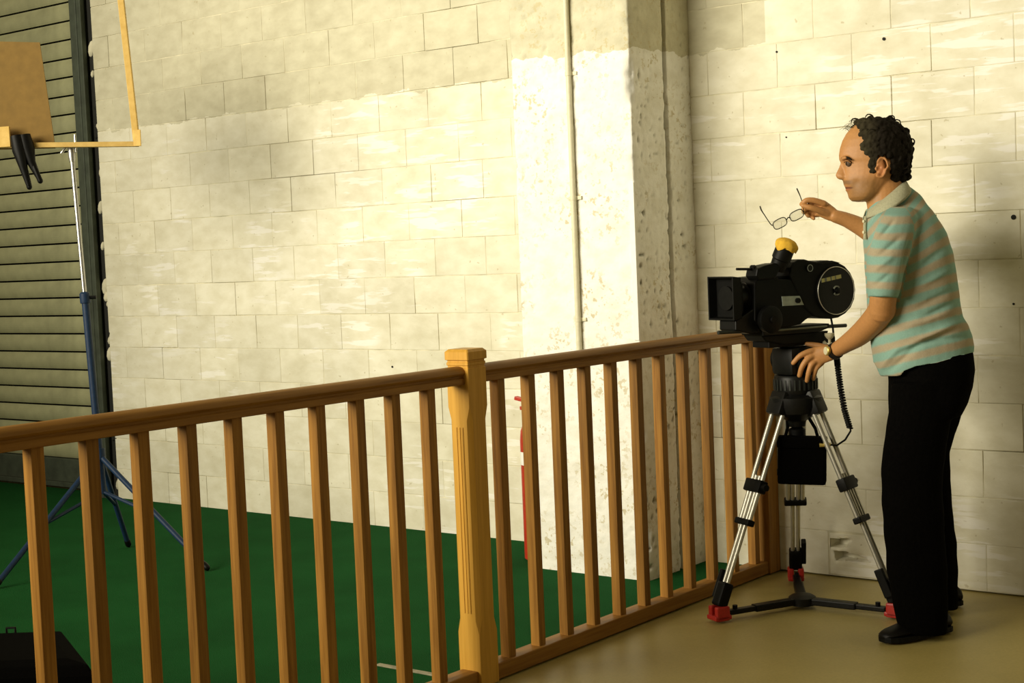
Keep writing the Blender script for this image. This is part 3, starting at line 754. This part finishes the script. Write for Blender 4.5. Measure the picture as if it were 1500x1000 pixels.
# carrying handle between finder and magazine
MB().tube([cp_(1134, 391, 0.03), cp_(1146, 389.5, 0.03), cp_(1162, 388, 0.03)], 0.008, 10).build('carry_handle', M['black'], fc, 50)
# follow focus, rods, bridge plate
MB().lathe([(0.044, -0.014), (0.047, -0.010), (0.047, 0.010), (0.040, 0.014), (0.012, 0.016), (0.012, 0.024)], cp_(1128, 468, SN+0.02), N_, 30).build('follow_focus_wheel', M['black'], fc, 40)
slab([(1078, 470), (1104, 452), (1112, 458), (1112, 486), (1098, 489), (1078, 484)], -0.03, 0.06, 'rod_bracket', M['blackm'], fc, 0.004)
for n_ in (-0.045, 0.045): MB().tube([cp_(1052, 487, n_), cp_(1239, 476.5, n_)], 0.0068, 10).build('support_rod', M['anod'], fc, 40)
slab([(1118, 480), (1140, 479), (1215, 473.5), (1215, 480), (1200, 486), (1118, 492)], -0.055, 0.062, 'base_plate', M['blackm'], fc, 0.003)
MB().tube([cp_(1141, 483.5, SN+0.004), cp_(1211, 477.5, SN+0.004)], 0.0034, 8).build('plate_edge', M['greym'], fc, 40)
slab([(1116, 492), (1200, 486), (1214, 484), (1208, 500), (1150, 505), (1122, 500)], -0.05, 0.052, 'dovetail', M['black'], fc, 0.004)

# battery bag hung under the bowl
bc = at(1175, 675, 5.36)
bt = thing('battery_pack', bc-UV*0.083, 'black battery pouch hung between the tripod legs', 'battery pack')
RB = Matrix.Rotation(YAW+math.radians(-14), 3, 'Z') @ Matrix.Rotation(math.radians(2), 3, 'Y')
MB().box(bc, (0.166, 0.062, 0.160), RB, 0.010).build('pouch', M['nylon'], bt)
MB().box(bc+RB @ Vector((0, -0.008, 0.068)), (0.172, 0.062, 0.04), RB, 0.008).build('flap', M['nylon'], bt)
for sx, tx in ((-0.06, (1153, 611)), (0.055, (1185, 612))):
    tpp = at(*tx, 5.40)
    MB().tube([bc+RB @ Vector((sx, 0, 0.078)), (bc+RB @ Vector((sx, 0, 0.078))).lerp(tpp, 0.5)+RV*0.006, tpp], 0.006, 8).build('strap', M['nylon'], bt, 50)
q0 = bc+RB @ Vector((0.060, -0.035, 0.062))
MB().lathe([(0.008, 0), (0.008, 0.02), (0.0055, 0.022), (0.0055, 0.038)], q0, RV-NV*(-0.1), 12).build('socket', M['brass'], bt, 40)
# coiled power cable
plug = q0 + (RV+NV*0.1).normalized()*0.038
pts = [plug, at(1226, 652, 5.33), at(1238, 644, 5.33), at(1246, 631, 5.33), at(1245, 622, 5.33)]
coil = [at(1245, 627, 5.33), at(1237, 600, 5.33), at(1231, 566, 5.33), at(1227, 535, 5.33), at(1225, 518, 5.35)]
mb = MB().tube(pts, 0.0035, 8)
cc = []
for i in range(len(coil)-1):
    for q in np.linspace(0, 1, 40, endpoint=False): cc.append(coil[i].lerp(coil[i+1], q))
turns = 34; hel = []
for i, p in enumerate(cc):
    pass
NS_ = turns*10
for i in range(NS_+1):
    p = cc[min(len(cc)-1, int(i/NS_*(len(cc)-1)))]
    f_ = i/NS_*(len(cc)-1); j = min(len(cc)-2, int(f_)); p = cc[j].lerp(cc[j+1], f_-j)
    th = 2*math.pi*i/10
    hel.append(p + RV*0.0082*math.cos(th) + NV*0.0082*math.sin(th))
mb.tube(hel, 0.0037, 6)
mb.tube([coil[-1], at(1222, 500, 5.36), at(1220, 480, 5.37), at(1217, 464, 5.38)], 0.0038, 8)
cab = mb.build('coiled_cable', M['black'], None, 60)
tag(cab, 'black coiled power cable running from the camera to the battery pouch', 'cable')

# ================================================================== the man
MD = 5.06
def Q(x, y, d=0.0): return at(x, y, MD-d)
PXM = MD/FPX
VN = V(-_F)                                   # towards the photographer
def row(y, xl, xr, w, d=0.0, n=28, egg=0.0, tilt=0.0, se=2.0):
    # horizontal section given by its outline in the photograph and a half depth
    cxp, hx = (xl+xr)/2, (xr-xl)/2; ring = []
    for j in range(n):
        th = 2*math.pi*j/n; cs, sn = math.cos(th), math.sin(th)
        cs_ = math.copysign(abs(cs)**(2/se), cs); sn_ = math.copysign(abs(sn)**(2/se), sn)
        k = 1-egg*max(0, cs)
        px_ = cxp-hx*cs_
        ring.append(Q(px_, y+tilt*(px_-cxp), d) + VN*(w*sn_*k))
    return ring
man_loc = on_z(1345, 918)
man = thing('person', man_loc, 'person in turquoise striped polo shirt and black trousers operating the film camera', 'person')

# --- head, neck, arms, hands and hidden trunk as one skin
mb = MB()
head = [(176.5, 1266, 1294, .030), (180, 1257, 1304, .048), (187, 1247, 1314, .061), (196, 1239.5, 1321, .069), (206, 1234, 1325, .0745), (217, 1230.5, 1327, .0765), (227, 1229, 1327, .0765), (234, 1229.5, 1326, .0755), (240, 1233, 1324.5, .074),
        (248, 1234.5, 1321, .072), (256, 1235, 1317, .070), (263, 1234.5, 1312, .067), (270, 1236, 1306, .063), (277, 1239.5, 1299, .059), (284, 1242, 1292, .055), (290, 1243.5, 1283, .047), (294.5, 1248, 1272, .034)]
def head_w(y): return float(np.interp(y, [h[0] for h in head], [h[3] for h in head]))
mb.rings([row(y, a_, b_, w_, 0, 32, 0.34, 0, 2.2) for y, a_, b_, w_ in head])
mb.rings([row(y, t_, b_, w_, 0, 14, 0.35) for y, t_, b_, w_ in ((234, 1231.5, 1243, .006), (241, 1230.5, 1244, .008), (247, 1228, 1244, .0095), (252, 1225.5, 1244, .012), (256.5, 1223.8, 1244, .0145), (260.5, 1225.5, 1244, .0165), (263, 1229.5, 1244, .012))])
for s_ in (1, -1):
    mb.ball(Q(1240, 258.5, 0.0125*s_), (RV*0.010, VN*0.006, UV*0.0075))            # nostril wing
    mb.ball(Q(1238, 232, 0.026*s_), (RV*0.013, VN*0.022, UV*0.0075))               # brow
    mb.ball(Q(1276, 272, 0.050*s_), (RV*0.022, VN*0.010, UV*0.022))                # jaw corner
    ear = [Q(1291+8.2*math.cos(t_)+(1.5 if math.sin(t_) > 0 else -1.5), 245-14.5*math.sin(t_), (0.083+0.006*max(0, math.cos(t_)))*s_) for t_ in np.linspace(-2.2, 2.6, 18)]
    mb.limb(ear, [0.0042]*18, 8)
    mb.ball(Q(1290, 245, 0.077*s_), (RV*0.015, VN*0.009, UV*0.029))
    mb.ball(Q(1286, 257, 0.080*s_), (RV*0.008, VN*0.006, UV*0.008))
    mb.ball(Q(1283.5, 247, 0.080*s_), (RV*0.005, VN*0.006, UV*0.007))
mb.ball(Q(1241.5, 272.5), (RV*0.009, VN*0.021, UV*0.0050)); mb.ball(Q(1243, 278.3), (RV*0.0095, VN*0.019, UV*0.0055))
mb.ball(Q(1252, 287.5), (RV*0.019, VN*0.022, UV*0.015))
mb.rings([row(258, 1272, 1320, .052), row(275, 1269, 1325, .054), row(292, 1269, 1328, .056), row(312, 1272, 1336, .062), row(335, 1280, 1345, .07)])
# trunk and legs under the clothes
mb.rings([row(y, a_, b_, w_) for y, a_, b_, w_ in ((318, 1290, 1345, .10), (345, 1286, 1366, .135), (400, 1284, 1382, .13), (460, 1290, 1390, .12), (520, 1305, 1408, .125), (570, 1316, 1408, .125))])
for pts in ((Q(1352, 560, .075), Q(1342, 690, .09), Q(1350, 900, .11)), (Q(1368, 560, -.075), Q(1352, 700, -.08), Q(1382, 870, -.19))): mb.limb(pts, [0.072, 0.05, 0.034])
# near arm, hand on the fluid head
HD = -0.235                                   # the hand is farther off than the body
mb.limb([Q(1312, 336, .130), Q(1302, 380, .165), Q(1295, 425, .165), Q(1292, 455, .135)], [0.044, 0.044, 0.043, 0.042])
mb.limb([Q(1293, 452, .135), Q(1280, 470, .07), Q(1259, 490, -.04), Q(1240, 503, -.13), Q(1224, 513, -.20)], [0.043, 0.042, 0.037, 0.030, 0.0255])
def palm(a_, b_, w0, w1, th, up):
    # flattened hand back from wrist a_ to knuckles b_
    a_, b_ = Vector(a_), Vector(b_); ax = (b_-a_).normalized(); s_ = (Vector(up)-ax*ax.dot(Vector(up))).normalized(); n_ = ax.cross(s_); rings = []
    for q in np.linspace(-0.06, 1.06, 9):
        w_ = (w0+(w1-w0)*min(1, max(0, q))**0.7); k = math.sqrt(max(0.05, 1-max(0, abs(q-0.5)-0.42)**2/0.0225))
        rings.append([a_.lerp(b_, q) + s_*w_*k*math.cos(t_) + n_*th*k*(1-0.15*q)*math.sin(t_) for t_ in np.linspace(0, 2*math.pi, 17)[:-1]])
    mb.rings(rings)
palm(Q(1221, 515, HD+.025), Q(1192, 522.5, HD), 0.026, 0.034, 0.0155, (Q(1190, 512)-Q(1197, 534)))
def finger(pts, r): mb.limb(pts, r, 10)
finger([Q(1199, 512.5, HD), Q(1186, 514.5, HD+.006), Q(1172, 521, HD+.004), Q(1162, 531.5, HD-.008)], [.0115, .0108, .0098, .0083])
finger([Q(1197, 519, HD), Q(1184, 525, HD+.008), Q(1175, 537, HD+.004), Q(1171, 550, HD-.010)], [.0116, .0110, .0098, .0084])
finger([Q(1199, 526, HD), Q(1189, 534, HD+.008), Q(1184.5, 546, HD+.003), Q(1182, 557.5, HD-.010)], [.0112, .0105, .0094, .0080])
finger([Q(1204, 531, HD), Q(1196, 539, HD+.003), Q(1193, 548, HD-.006), Q(1191.5, 555, HD-.02)], [.0102, .0092, .0083, .0072])
finger([Q(1214, 510, HD-.015), Q(1200, 506.5, HD-.028), Q(1189, 504.5, HD-.036), Q(1181.5, 503.5, HD-.042)], [.012, .0112, .0095, .0075])
# far arm, hand with the eyeglasses
GD = -0.26
mb.limb([Q(1318, 322, -.150), Q(1310, 350, -.22), Q(1300, 356, -.25)], [0.054, 0.048, 0.040])
mb.limb([Q(1302, 355, -.25), Q(1280, 343, -.26), Q(1262, 332.5, -.265), Q(1240, 322, -.262), Q(1223, 316.5, GD)], [0.040, 0.037, 0.032, 0.0255, 0.0225])
palm(Q(1222, 316, GD), Q(1200, 303, GD), 0.0225, 0.031, 0.015, (Q(1200, 290)-Q(1196, 318)))
finger([Q(1207, 298, GD+.012), Q(1192, 293.5, GD+.016), Q(1181, 293.5, GD+.014), Q(1174, 299, GD+.006)], [.0115, .0108, .0098, .0080])
finger([Q(1204, 303, GD-.004), Q(1190, 300.5, GD-.004), Q(1178, 304, GD-.016), Q(1177, 311, GD-.010)], [.0105, .0095, .0085, .0075])
finger([Q(1204, 309, GD-.008), Q(1191, 308.5, GD-.018), Q(1182, 312, GD-.018), Q(1184, 316.5, GD-.008)], [.0098, .009, .008, .007])
finger([Q(1206, 314, GD-.008), Q(1196, 315, GD-.018), Q(1189, 317, GD-.014), Q(1192, 320, GD-.004)], [.0088, .008, .0072, .0065])
finger([Q(1213, 313, GD+.004), Q(1200, 308, GD+.016), Q(1187, 304, GD+.022), Q(1176, 301, GD+.016)], [.0135, .0120, .0105, .0082])
mb.ball(Q(1187, 299, GD+.002), (RV*.012, VN*.008, UV*.008)); mb.ball(Q(1182, 306, GD), (RV*.010, VN*.008, UV*.007))
sk_me = merged(mb, 0.0026, 5, 0.5)
co = coords(sk_me); no = normals(sk_me)
def dent(c, r, amt):
    d = np.linalg.norm(co-np.array(c), axis=1); k = np.exp(-(d/r)**2)
    co[:] -= no*(k*amt)[:, None]
for s_ in (1, -1):
    dent(Q(1241, 239.5, 0.036*s_), 0.010, 0.0065)
    dent(Q(1288.5, 245, 0.088*s_), 0.0075, 0.006)
    dent(Q(1254, 268, 0.046*s_), 0.013, 0.003)
set_coords(sk_me, co)
px_, py_, pd_ = pixn(co); dd = MD-pd_
base = np.tile(np.array([0.47, 0.225, 0.078]), (len(co), 1))
def paint(mask, colr, k=1.0):
    w_ = np.clip(mask, 0, 1)[:, None]*k; base[:] = base*(1-w_) + np.array(colr)*w_
sm_ = lambda v, a_, b_: np.clip((v-a_)/(b_-a_), 0, 1)
hm = (py_ < 300) & (np.abs(dd) < 0.12)
paint(hm*sm_(py_, 254, 268)*sm_(px_, 1238, 1250)*sm_(300-py_, 0, 8)*sm_(1290-px_, 0, 10), (0.245, 0.125, 0.039), 0.75)   # stubble
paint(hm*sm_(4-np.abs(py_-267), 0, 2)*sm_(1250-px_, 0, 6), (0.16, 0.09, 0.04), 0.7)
paint(hm*sm_(3.6-np.abs(py_-276), 0, 2)*sm_(1247-px_, 0, 3), (0.34, 0.10, 0.05), 0.7)                                   # lips
paint(hm*sm_(1.6-np.abs(py_-275.4+0.03*(px_-1238)), 0, 0.8)*sm_(1250-px_, 0, 2), (0.09, 0.03, 0.015), 0.85)               # mouth line
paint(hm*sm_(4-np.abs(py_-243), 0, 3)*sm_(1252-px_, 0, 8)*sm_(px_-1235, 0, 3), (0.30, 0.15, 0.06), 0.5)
paint(hm*sm_(220-py_, 0, 20), (0.50, 0.25, 0.085), 0.5)
paint(np.exp(-((px_-1291)**2/60+(py_-246)**2/160))*(np.abs(dd) > 0.07)*hm, (0.45, 0.16, 0.06), 0.7)
set_tint(sk_me, base)
shift(sk_me, man_loc)
skin = link_obj('body', sk_me, M['skin'], man, 180)
for s_ in (1, -1):
    ec = Q(1243.6, 239.2, 0.0285*s_)
    eye = MB().ball(ec, (RV*0.0112, VN*0.0112, UV*0.0112), 18, 12).build('eye', M['eye_shaded'], man, 180)
    gz_ = (-RV + VN*0.28*s_ - UV*0.12).normalized()
    MB().lathe([(0.0055, 0.0095), (0.0055, 0.0104), (0.003, 0.0115)], ec, gz_, 14).build('iris', M['iris'], eye, 60)
    # upper lid and brow hair
    MB().limb([Q(1236.6, 238, 0.028*s_), Q(1238.2, 235.6, 0.037*s_), Q(1242, 235.6, 0.0425*s_), Q(1246, 238.2, 0.0445*s_)], [.0022, .0030, .0030, .0020], 8).build('eyelid', M['hair'], man, 180)
    MB().limb([Q(1233, 231.8, 0.018*s_), Q(1236.5, 230.8, 0.034*s_), Q(1241.5, 231, 0.0445*s_), Q(1247, 234, 0.050*s_)], [.0026, .0042, .0042, .0024], 8).build('eyebrow', M['hair'], man, 180)
for o in man.children:
    if o.name.startswith(('eyelid', 'eyebrow')):
        c_ = np.tile(np.array([0.30, 0.14, 0.05] if o.name.startswith('eyelid') else [0.022, 0.015, 0.008]), (len(o.data.vertices), 1)); set_tint(o.data, c_)

# --- hair: curls over the back and crown
mb = MB(); rnd = random.Random(3)
hy = [h[0] for h in head]
def head_pt(y, th, off):
    xl, xr, w_ = [float(np.interp(y, hy, [h[i] for h in head])) for i in (1, 2, 3)]
    cxp, hx = (xl+xr)/2, (xr-xl)/2; k = 1-0.34*max(0, math.cos(th))
    return cxp-(hx+off/PXM)*math.cos(th), VN*((w_+off)*math.sin(th)*k), cxp
def is_hair(x, y):
    if y < 186: return x > 1257
    if y < 232: return x > 1257.5 + max(0, y-222)*0.9 + 2.5*math.sin(y*0.9)
    if y < 255: return (1266.5 < x < 1279) or x > 1297+(y-232)*0.05
    return x > 1297 + (y-255)*0.35
for i in range(5200):
    y = rnd.uniform(177, 276); th = rnd.uniform(0, 2*math.pi)
    x, dv, cxp = head_pt(y, th, 0.0)
    if not is_hair(x, y) or (y > 268 and x > 1318): continue
    thick = 0.005+0.010*min(1, max(0, (x-1262)/25)) if y > 190 else 0.010
    if 226 < y < 256 and x < 1280: thick = 0.003
    x2, dv2, _ = head_pt(y, th, thick*rnd.uniform(0.3, 1.0))
    r_ = rnd.uniform(0.006, 0.0105) if x > 1283 or y < 200 else rnd.uniform(0.0045, 0.007)
    mb.ball(Q(x2, y) + dv2, (RV*r_, VN*r_, UV*r_*rnd.uniform(0.8, 1.3)), 8, 6)
    if (x2-cxp)*0 == 0 and rnd.random() < 0.03 and (y < 200 or x > 1300):
        p0 = Q(x2, y)+dv2; n_ = (p0-Q(1280, 232)).normalized(); s_ = n_.cross(VN).normalized()*rnd.choice((-1, 1)); L_ = rnd.uniform(0.012, 0.026)
        mb.limb([p0, p0+n_*L_*0.6+s_*L_*0.2, p0+n_*L_*0.8+s_*L_*0.8, p0+n_*L_*0.3+s_*L_*1.2], [.0035, .003, .0028, .0022], 6)
for y, x in ((180, 1290), (183, 1305), (200, 1322), (248, 1329), (253, 1331), (257, 1329), (252, 1326), (260, 1325), (246, 1325), (264, 1305), (267, 1312), (270, 1306), (266, 1320), (261, 1329), (262, 1312)):
    for k in range(5): mb.ball(Q(x+rnd.uniform(-3, 3), y+rnd.uniform(-3, 3), rnd.uniform(-.045, .045)), (RV*0.010, VN*0.012, UV*0.009), 8, 6)
hm_ = merged(mb, 0.0024, 1, 0.4)
co = coords(hm_); px_, py_, pd_ = pixn(co)
dark = np.array([0.009, 0.0065, 0.0035]); grey = np.array([0.042, 0.035, 0.018])
nz_ = np.array([noise.noise(Vector(v)*70) for v in co])*0.5+0.5
k_ = np.clip((1290-px_)/22, 0, 1)*np.clip(0.25+nz_, 0, 1)
set_tint(hm_, dark*(1-k_)[:, None] + grey*k_[:, None])
shift(hm_, man_loc); link_obj('hair', hm_, M['hair'], man, 180)
# thin strands over the bald front
mb = MB()
for i in range(26):
    y = rnd.uniform(179, 192); th = rnd.uniform(-0.9, 0.9)
    x, dv, cxp = head_pt(y, th, 0.0)
    p0 = Q(x, y)+dv; L_ = rnd.uniform(0.012, 0.028)
    mb.tube([p0, p0+UV*L_*0.35-RV*L_*0.3, p0+UV*L_*0.45-RV*L_*0.9, p0+UV*L_*0.2-RV*L_*1.3], [.0006, .0006, .0005, .0003], 4)
st_ = mb.build('hair_strands', M['hair'], man, 180); set_tint(st_.data, np.tile(grey, (len(st_.data.vertices), 1))); st_['kind'] = 'stuff'

# --- polo shirt
mb = MB()
torso = [(270, 1304, 1326, .036), (276, 1295, 1335, .043), (284, 1284, 1345, .052), (290, 1279, 1350, .060), (296, 1275, 1354, .072), (303, 1272, 1358, .090), (310, 1270, 1362, .112), (318, 1269, 1366.5, .140), (327, 1268.5, 1371.5, .162), (345, 1268.5, 1380, .180), (375, 1270, 1389.5, .182), (410, 1271.5, 1396, .175), (440, 1273, 1400, .168), (465, 1275, 1405, .163), (482, 1277, 1413, .162), (498, 1279, 1419, .163), (514, 1281.5, 1421.5, .163), (530, 1284, 1420, .162), (545, 1290, 1418, .160)]
mb.rings([row(y, a_, b_, w_, 0, 40, 0.08, -0.10 if y > 470 else 0.0, 2.5) for y, a_, b_, w_ in torso])
def arm_row(y, xl, xr, w, d): return row(y, xl, xr, w, d, 22, 0, 0.04, 2.2)
mb.rings([arm_row(303, 1306, 1336, .034, .118), arm_row(308, 1298, 1340, .048, .126), arm_row(317, 1284, 1343, .064, .138), arm_row(335, 1274, 1341, .074, .150), arm_row(365, 1271, 1335, .074, .165), arm_row(400, 1270.5, 1325, .070, .168), arm_row(425, 1271.5, 1317, .066, .165), arm_row(436, 1272.5, 1313.5, .063, .160)])
mb.limb([Q(1320, 316, -.145), Q(1312, 345, -.205), Q(1306, 356, -.235)], [0.066, 0.066, 0.060])
sh_me = merged(mb, 0.005, 6, 0.5)
co = coords(sh_me); no = normals(sh_me); px_, py_, pd_ = pixn(co); dd = MD-pd_
# hem: cut along the line seen in the photograph
hx = [1255, 1281, 1291, 1301, 1315, 1324, 1342, 1373, 1420, 1450]; hyv = [520, 531, 553, 562, 557, 543, 536, 531, 517, 510]
lim = np.interp(px_, hx, hyv)
low = (py_ > 500)
# stripe coordinate
yg = np.arange(200, 640, 1.0); slope = np.tan(np.radians(np.interp(yg, [270, 300, 330, 370, 430, 560], [50, 48, 42, 31, 17, 13])))
X_ = np.clip(px_-1345, -75, 75)
s_t = np.full(len(co), 0.0)
G = yg[None, :] - slope[None, :]*X_[:, None]
idx = (G < py_[:, None]).sum(axis=1); idx = np.clip(idx, 1, len(yg)-1)
s_t = yg[idx]
seam = [(1318, 288), (1330, 306), (1339, 330), (1337, 360), (1327, 405), (1318, 442), (1262, 442), (1266, 385), (1283, 335), (1300, 304)]
def in_poly(x, y, poly):
    r = np.zeros(len(x), bool)
    for (x1, y1), (x2, y2) in zip(poly, poly[1:]+poly[:1]):
        if y1 == y2: continue
        r ^= ((y1 > y) != (y2 > y)) & (x < (x2-x1)*(y-y1)/(y2-y1)+x1)
    return r
aw = in_poly(px_, py_, seam)*(dd > 0.09)
s_ = np.where(aw, 290+np.hypot((px_-1316)*0.45, py_-284), s_t)
at_ = sh_me.attributes.new('stripe', 'FLOAT', 'POINT'); at_.data.foreach_set('value', (s_/24.0).astype(np.float32))
# folds
def fold(x0, y0, x1, y1, w_, amt):
    L2 = (x1-x0)**2+(y1-y0)**2; t_ = np.clip(((px_-x0)*(x1-x0)+(py_-y0)*(y1-y0))/L2, 0, 1)
    d = np.hypot(px_-x0-t_*(x1-x0), py_-y0-t_*(y1-y0))
    return amt*np.exp(-(d/w_)**2)*np.sin(np.pi*np.clip(t_*0.9+0.05, 0, 1))
near = (dd > 0.02)
dsp = np.zeros(len(co))
for f_ in ((1310, 520, 1400, 482, 4, -.008), (1318, 512, 1405, 472, 5, .007), (1330, 500, 1418, 494, 4, -.006), (1300, 545, 1345, 505, 4, -.006), (1345, 470, 1402, 440, 4, -.005), (1325, 478, 1395, 456, 5, .005), (1335, 455, 1395, 425, 4, -.004),
           (1290, 540, 1318, 508, 4, .007), (1285, 350, 1310, 322, 3, -.006), (1280, 380, 1322, 345, 4, -.005), (1276, 400, 1312, 372, 4, .004), (1335, 345, 1322, 410, 4, -.010), (1338, 400, 1388, 360, 5, -.004), (1345, 420, 1392, 395, 4, .004), (1278, 420, 1305, 400, 3, -.004)):
    dsp += 1.5*fold(*f_)*near
dsp += 0.0025*np.array([noise.noise(Vector((v[0]*14, v[1]*14, v[2]*22))) for v in co])
co += no*dsp[:, None]
torso_part = py_ > 470
over = np.clip(py_-lim, 0, None)*torso_part
co[:, 2] += over*PXM
set_coords(sh_me, co)
shift(sh_me, man_loc); shirt = link_obj('polo_shirt', sh_me, M['shirt'], man, 180)
shirt['label'] = 'turquoise and beige striped polo shirt'
# collar: stand and fall as one band round the neck
def cring(pf, pb, w, push=0.0):
    c_ = (Q(*pf)+Q(*pb))/2; a_ = (Q(*pb)-Q(*pf))/2
    return [c_ - a_*math.cos(t_) + VN*(w*math.sin(t_)) - UV*(push*math.sin(t_)**2) for t_ in np.linspace(0.22, 2*math.pi-0.22, 40)]
rs = [cring((1273, 312), (1322, 270), .052), cring((1271.5, 307), (1321.5, 265.5), .057), cring((1268, 309), (1327, 265.5), .074), cring((1265, 319), (1333, 277), .108, .010), cring((1265.5, 321), (1333, 280), .108, .015)]
vs = [p for r in rs for p in r]; n = len(rs[0])
fs = [(i*n+j, i*n+j+1, (i+1)*n+j+1, (i+1)*n+j) for i in range(len(rs)-1) for j in range(n-1)]
col_ = MB().add(vs, fs).build('collar', M['collar'], shirt, 60)
so = col_.modifiers.new('thickness', 'SOLIDIFY'); so.thickness = 0.003
MB().tube([Q(1268.5, 317, .012), Q(1267, 330, .014), Q(1267.5, 350, .014)], 0.006, 8).build('placket', M['collar'], shirt, 60)
for y in (324, 340): MB().lathe([(0.005, 0), (0.005, 0.003)], Q(1265.5, y, 0.016), -RV+VN*0.5, 12).build('button', M['ivory'], shirt, 40)

# --- trousers
mb = MB()
mb.rings([row(y, a_, b_, w_, 0, 32, 0, -0.08, 2.4) for y, a_, b_, w_ in ((505, 1302, 1414, .150), (520, 1303, 1420, .158), (545, 1305, 1422.5, .165), (570, 1306, 1419, .168), (592, 1306, 1412, .168), (612, 1307, 1402, .158))])
mb.rings([row(y, a_, b_, w_, d, 24, 0, 0, 2.2) for y, a_, b_, w_, d in ((560, 1306, 1402, .090, .075), (600, 1304.5, 1394, .092, .08), (630, 1299, 1389, .088, .082), (660, 1293.5, 1384, .082, .085), (695, 1291.5, 1380, .080, .088), (740, 1292.5, 1380, .080, .095), (790, 1296, 1383, .080, .10), (840, 1301, 1386, .080, .105), (885, 1309, 1387, .078, .11), (912, 1315, 1387, .076, .11), (926, 1322, 1387, .072, .11))])
mb.rings([row(y, a_, b_, w_, d, 24, 0, 0, 2.2) for y, a_, b_, w_, d in ((560, 1330, 1421, .085, -.08), (590, 1325, 1412, .088, -.082), (630, 1316, 1399, .086, -.085), (660, 1310, 1390, .082, -.09), (700, 1308, 1391, .080, -.10), (750, 1312, 1394, .080, -.12), (795, 1318, 1400, .080, -.14), (840, 1324, 1402, .079, -.165), (875, 1330, 1402, .076, -.19), (890, 1335, 1402, .072, -.20))])
tr_me = merged(mb, 0.006, 5, 0.5)
co = coords(tr_me); no = normals(tr_me)
co += no*np.array([0.0035*noise.noise(Vector((v[0]*9, v[1]*9, v[2]*16))) for v in co])[:, None]
set_coords(tr_me, co); shift(tr_me, man_loc); trs = link_obj('trousers', tr_me, M['trouser'], man, 180)
trs['label'] = 'loose black trousers'

# --- shoes
def shoe(toe, heel, name, w=0.046):
    toe, heel = Vector(toe), Vector(heel); a_ = (toe-heel); L_ = a_.length; a_.normalize(); s_ = Vector((-a_.y, a_.x, 0))
    def P_(u, v, z): return heel + a_*u*L_ + s_*v + UV*z
    secs = [(0.0, .55, .055), (0.05, .72, .066), (0.15, .78, .070), (0.30, .76, .072), (0.45, .82, .068), (0.60, .97, .056), (0.75, 1.0, .046), (0.88, .88, .040), (0.96, .62, .033), (1.0, .30, .025)]
    rings, sole = [], []
    for u, k, h in secs:
        rings.append([P_(u, w*k*math.cos(t_)*(1 if math.sin(t_) < 0.3 else 0.86), 0.012+max(0, h-0.012)*(0.5+0.5*math.sin(t_))) for t_ in np.linspace(0, 2*math.pi, 21)[:-1]])
        sole.append([P_(u, w*k*1.05*x_, z_) for x_, z_ in ((-1, 0.001), (1, 0.001), (1, 0.018), (-1, 0.018))])
    o = MB().rings(rings).build(name, M['shoe'], man, 60)
    MB().rings(sole).build('sole', M['black'], o, None, 0.002)
    for u in (0.42, 0.50, 0.58):
        h = float(np.interp(u, [q[0] for q in secs], [q[2] for q in secs]))
        MB().tube([P_(u, -0.018, h-0.004), P_(u+0.015, 0, h+0.002), P_(u, 0.018, h-0.004)], 0.0026, 6).build('lace', M['black'], o, 60)
    return o
shoe(on_z(1292, 941, 0), on_z(1388, 922, 0), 'shoe'); shoe(on_z(1312, 893, 0), on_z(1406, 884, 0), 'shoe')

# --- wristwatch on the near wrist
wc = Q(1223.5, 513.5, -.19); wa = (Q(1224, 513, -.20)-Q(1240, 503, -.13)).normalized()
wx = wa.cross(VN).normalized(); wy = wa.cross(wx)
watch = MB().lathe([(0.0285, -0.008), (0.0295, -0.008), (0.0295, 0.008), (0.0285, 0.008)], wc, wa, 30).build('watch_strap', M['strap'], man, 40)
fdir = (VN*0.85 + UV*0.25 - RV*0.2); fdir = (fdir-wa*fdir.dot(wa)).normalized()
MB().lathe([(0.0155, 0.0), (0.0165, 0.003), (0.0165, 0.008), (0.014, 0.010)], wc+fdir*0.027, fdir, 22).build('watch_case', M['brass'], watch, 40)
MB().lathe([(0.0135, 0.0098), (0.0135, 0.0108)], wc+fdir*0.027, fdir, 22).build('watch_face', M['ivory'], watch, 40)

# --- eyeglasses held in the far hand
GDp = GD+0.010
gl = thing('eyeglasses', Q(1150, 322, GDp), 'thin framed eyeglasses with open temples held out in the hand', 'eyeglasses')
def lens_ring(c, hw_, hh_, ang):
    ux = (Q(1178, 307, GDp)-Q(1131, 331, GDp-0.02)).normalized(); uy = VN.cross(ux).normalized()
    if uy.z < 0: uy = -uy
    uy = (uy*0.92+VN*0.38).normalized(); pts = []
    for t_ in np.linspace(0, 2*math.pi, 29)[:-1]:
        cs, sn = math.cos(t_), math.sin(t_)
        pts.append(c + ux*hw_*math.copysign(abs(cs)**0.6, cs) + uy*hh_*math.copysign(abs(sn)**0.7, sn))
    return pts
for cxy in ((1142.5, 327), (1167, 315)):
    pts = lens_ring(Q(*cxy, GDp), 0.0245, 0.0165, 0)
    rim = MB().tube(pts, 0.0017, 6, closed=True).build('rim', M['glassframe'], gl, 60)
    cm = sum(pts, Vector())/len(pts)
    MB().add(pts+[cm+VN*0.001], [(i, (i+1) % 28, 28) for i in range(28)]).build('lens', M['lens'], rim, 60)
MB().limb([Q(1152.5, 321.5, GDp), Q(1154.5, 318.5, GDp+.004), Q(1157.5, 319, GDp)], [.002, .0022, .002], 6).build('bridge', M['glassframe'], gl, 60)
for pts in (((1131, 330), (1128, 327), (1120, 315), (1115.5, 308), (1113.5, 302.5)), ((1177.5, 310), (1176, 299), (1172.5, 288), (1169.5, 281), (1167.5, 276.5))):
    MB().limb([Q(*p, GDp) for p in pts], [.0018, .0018, .0018, .0024, .0026], 6).build('temple', M['glassframe'], gl, 60)
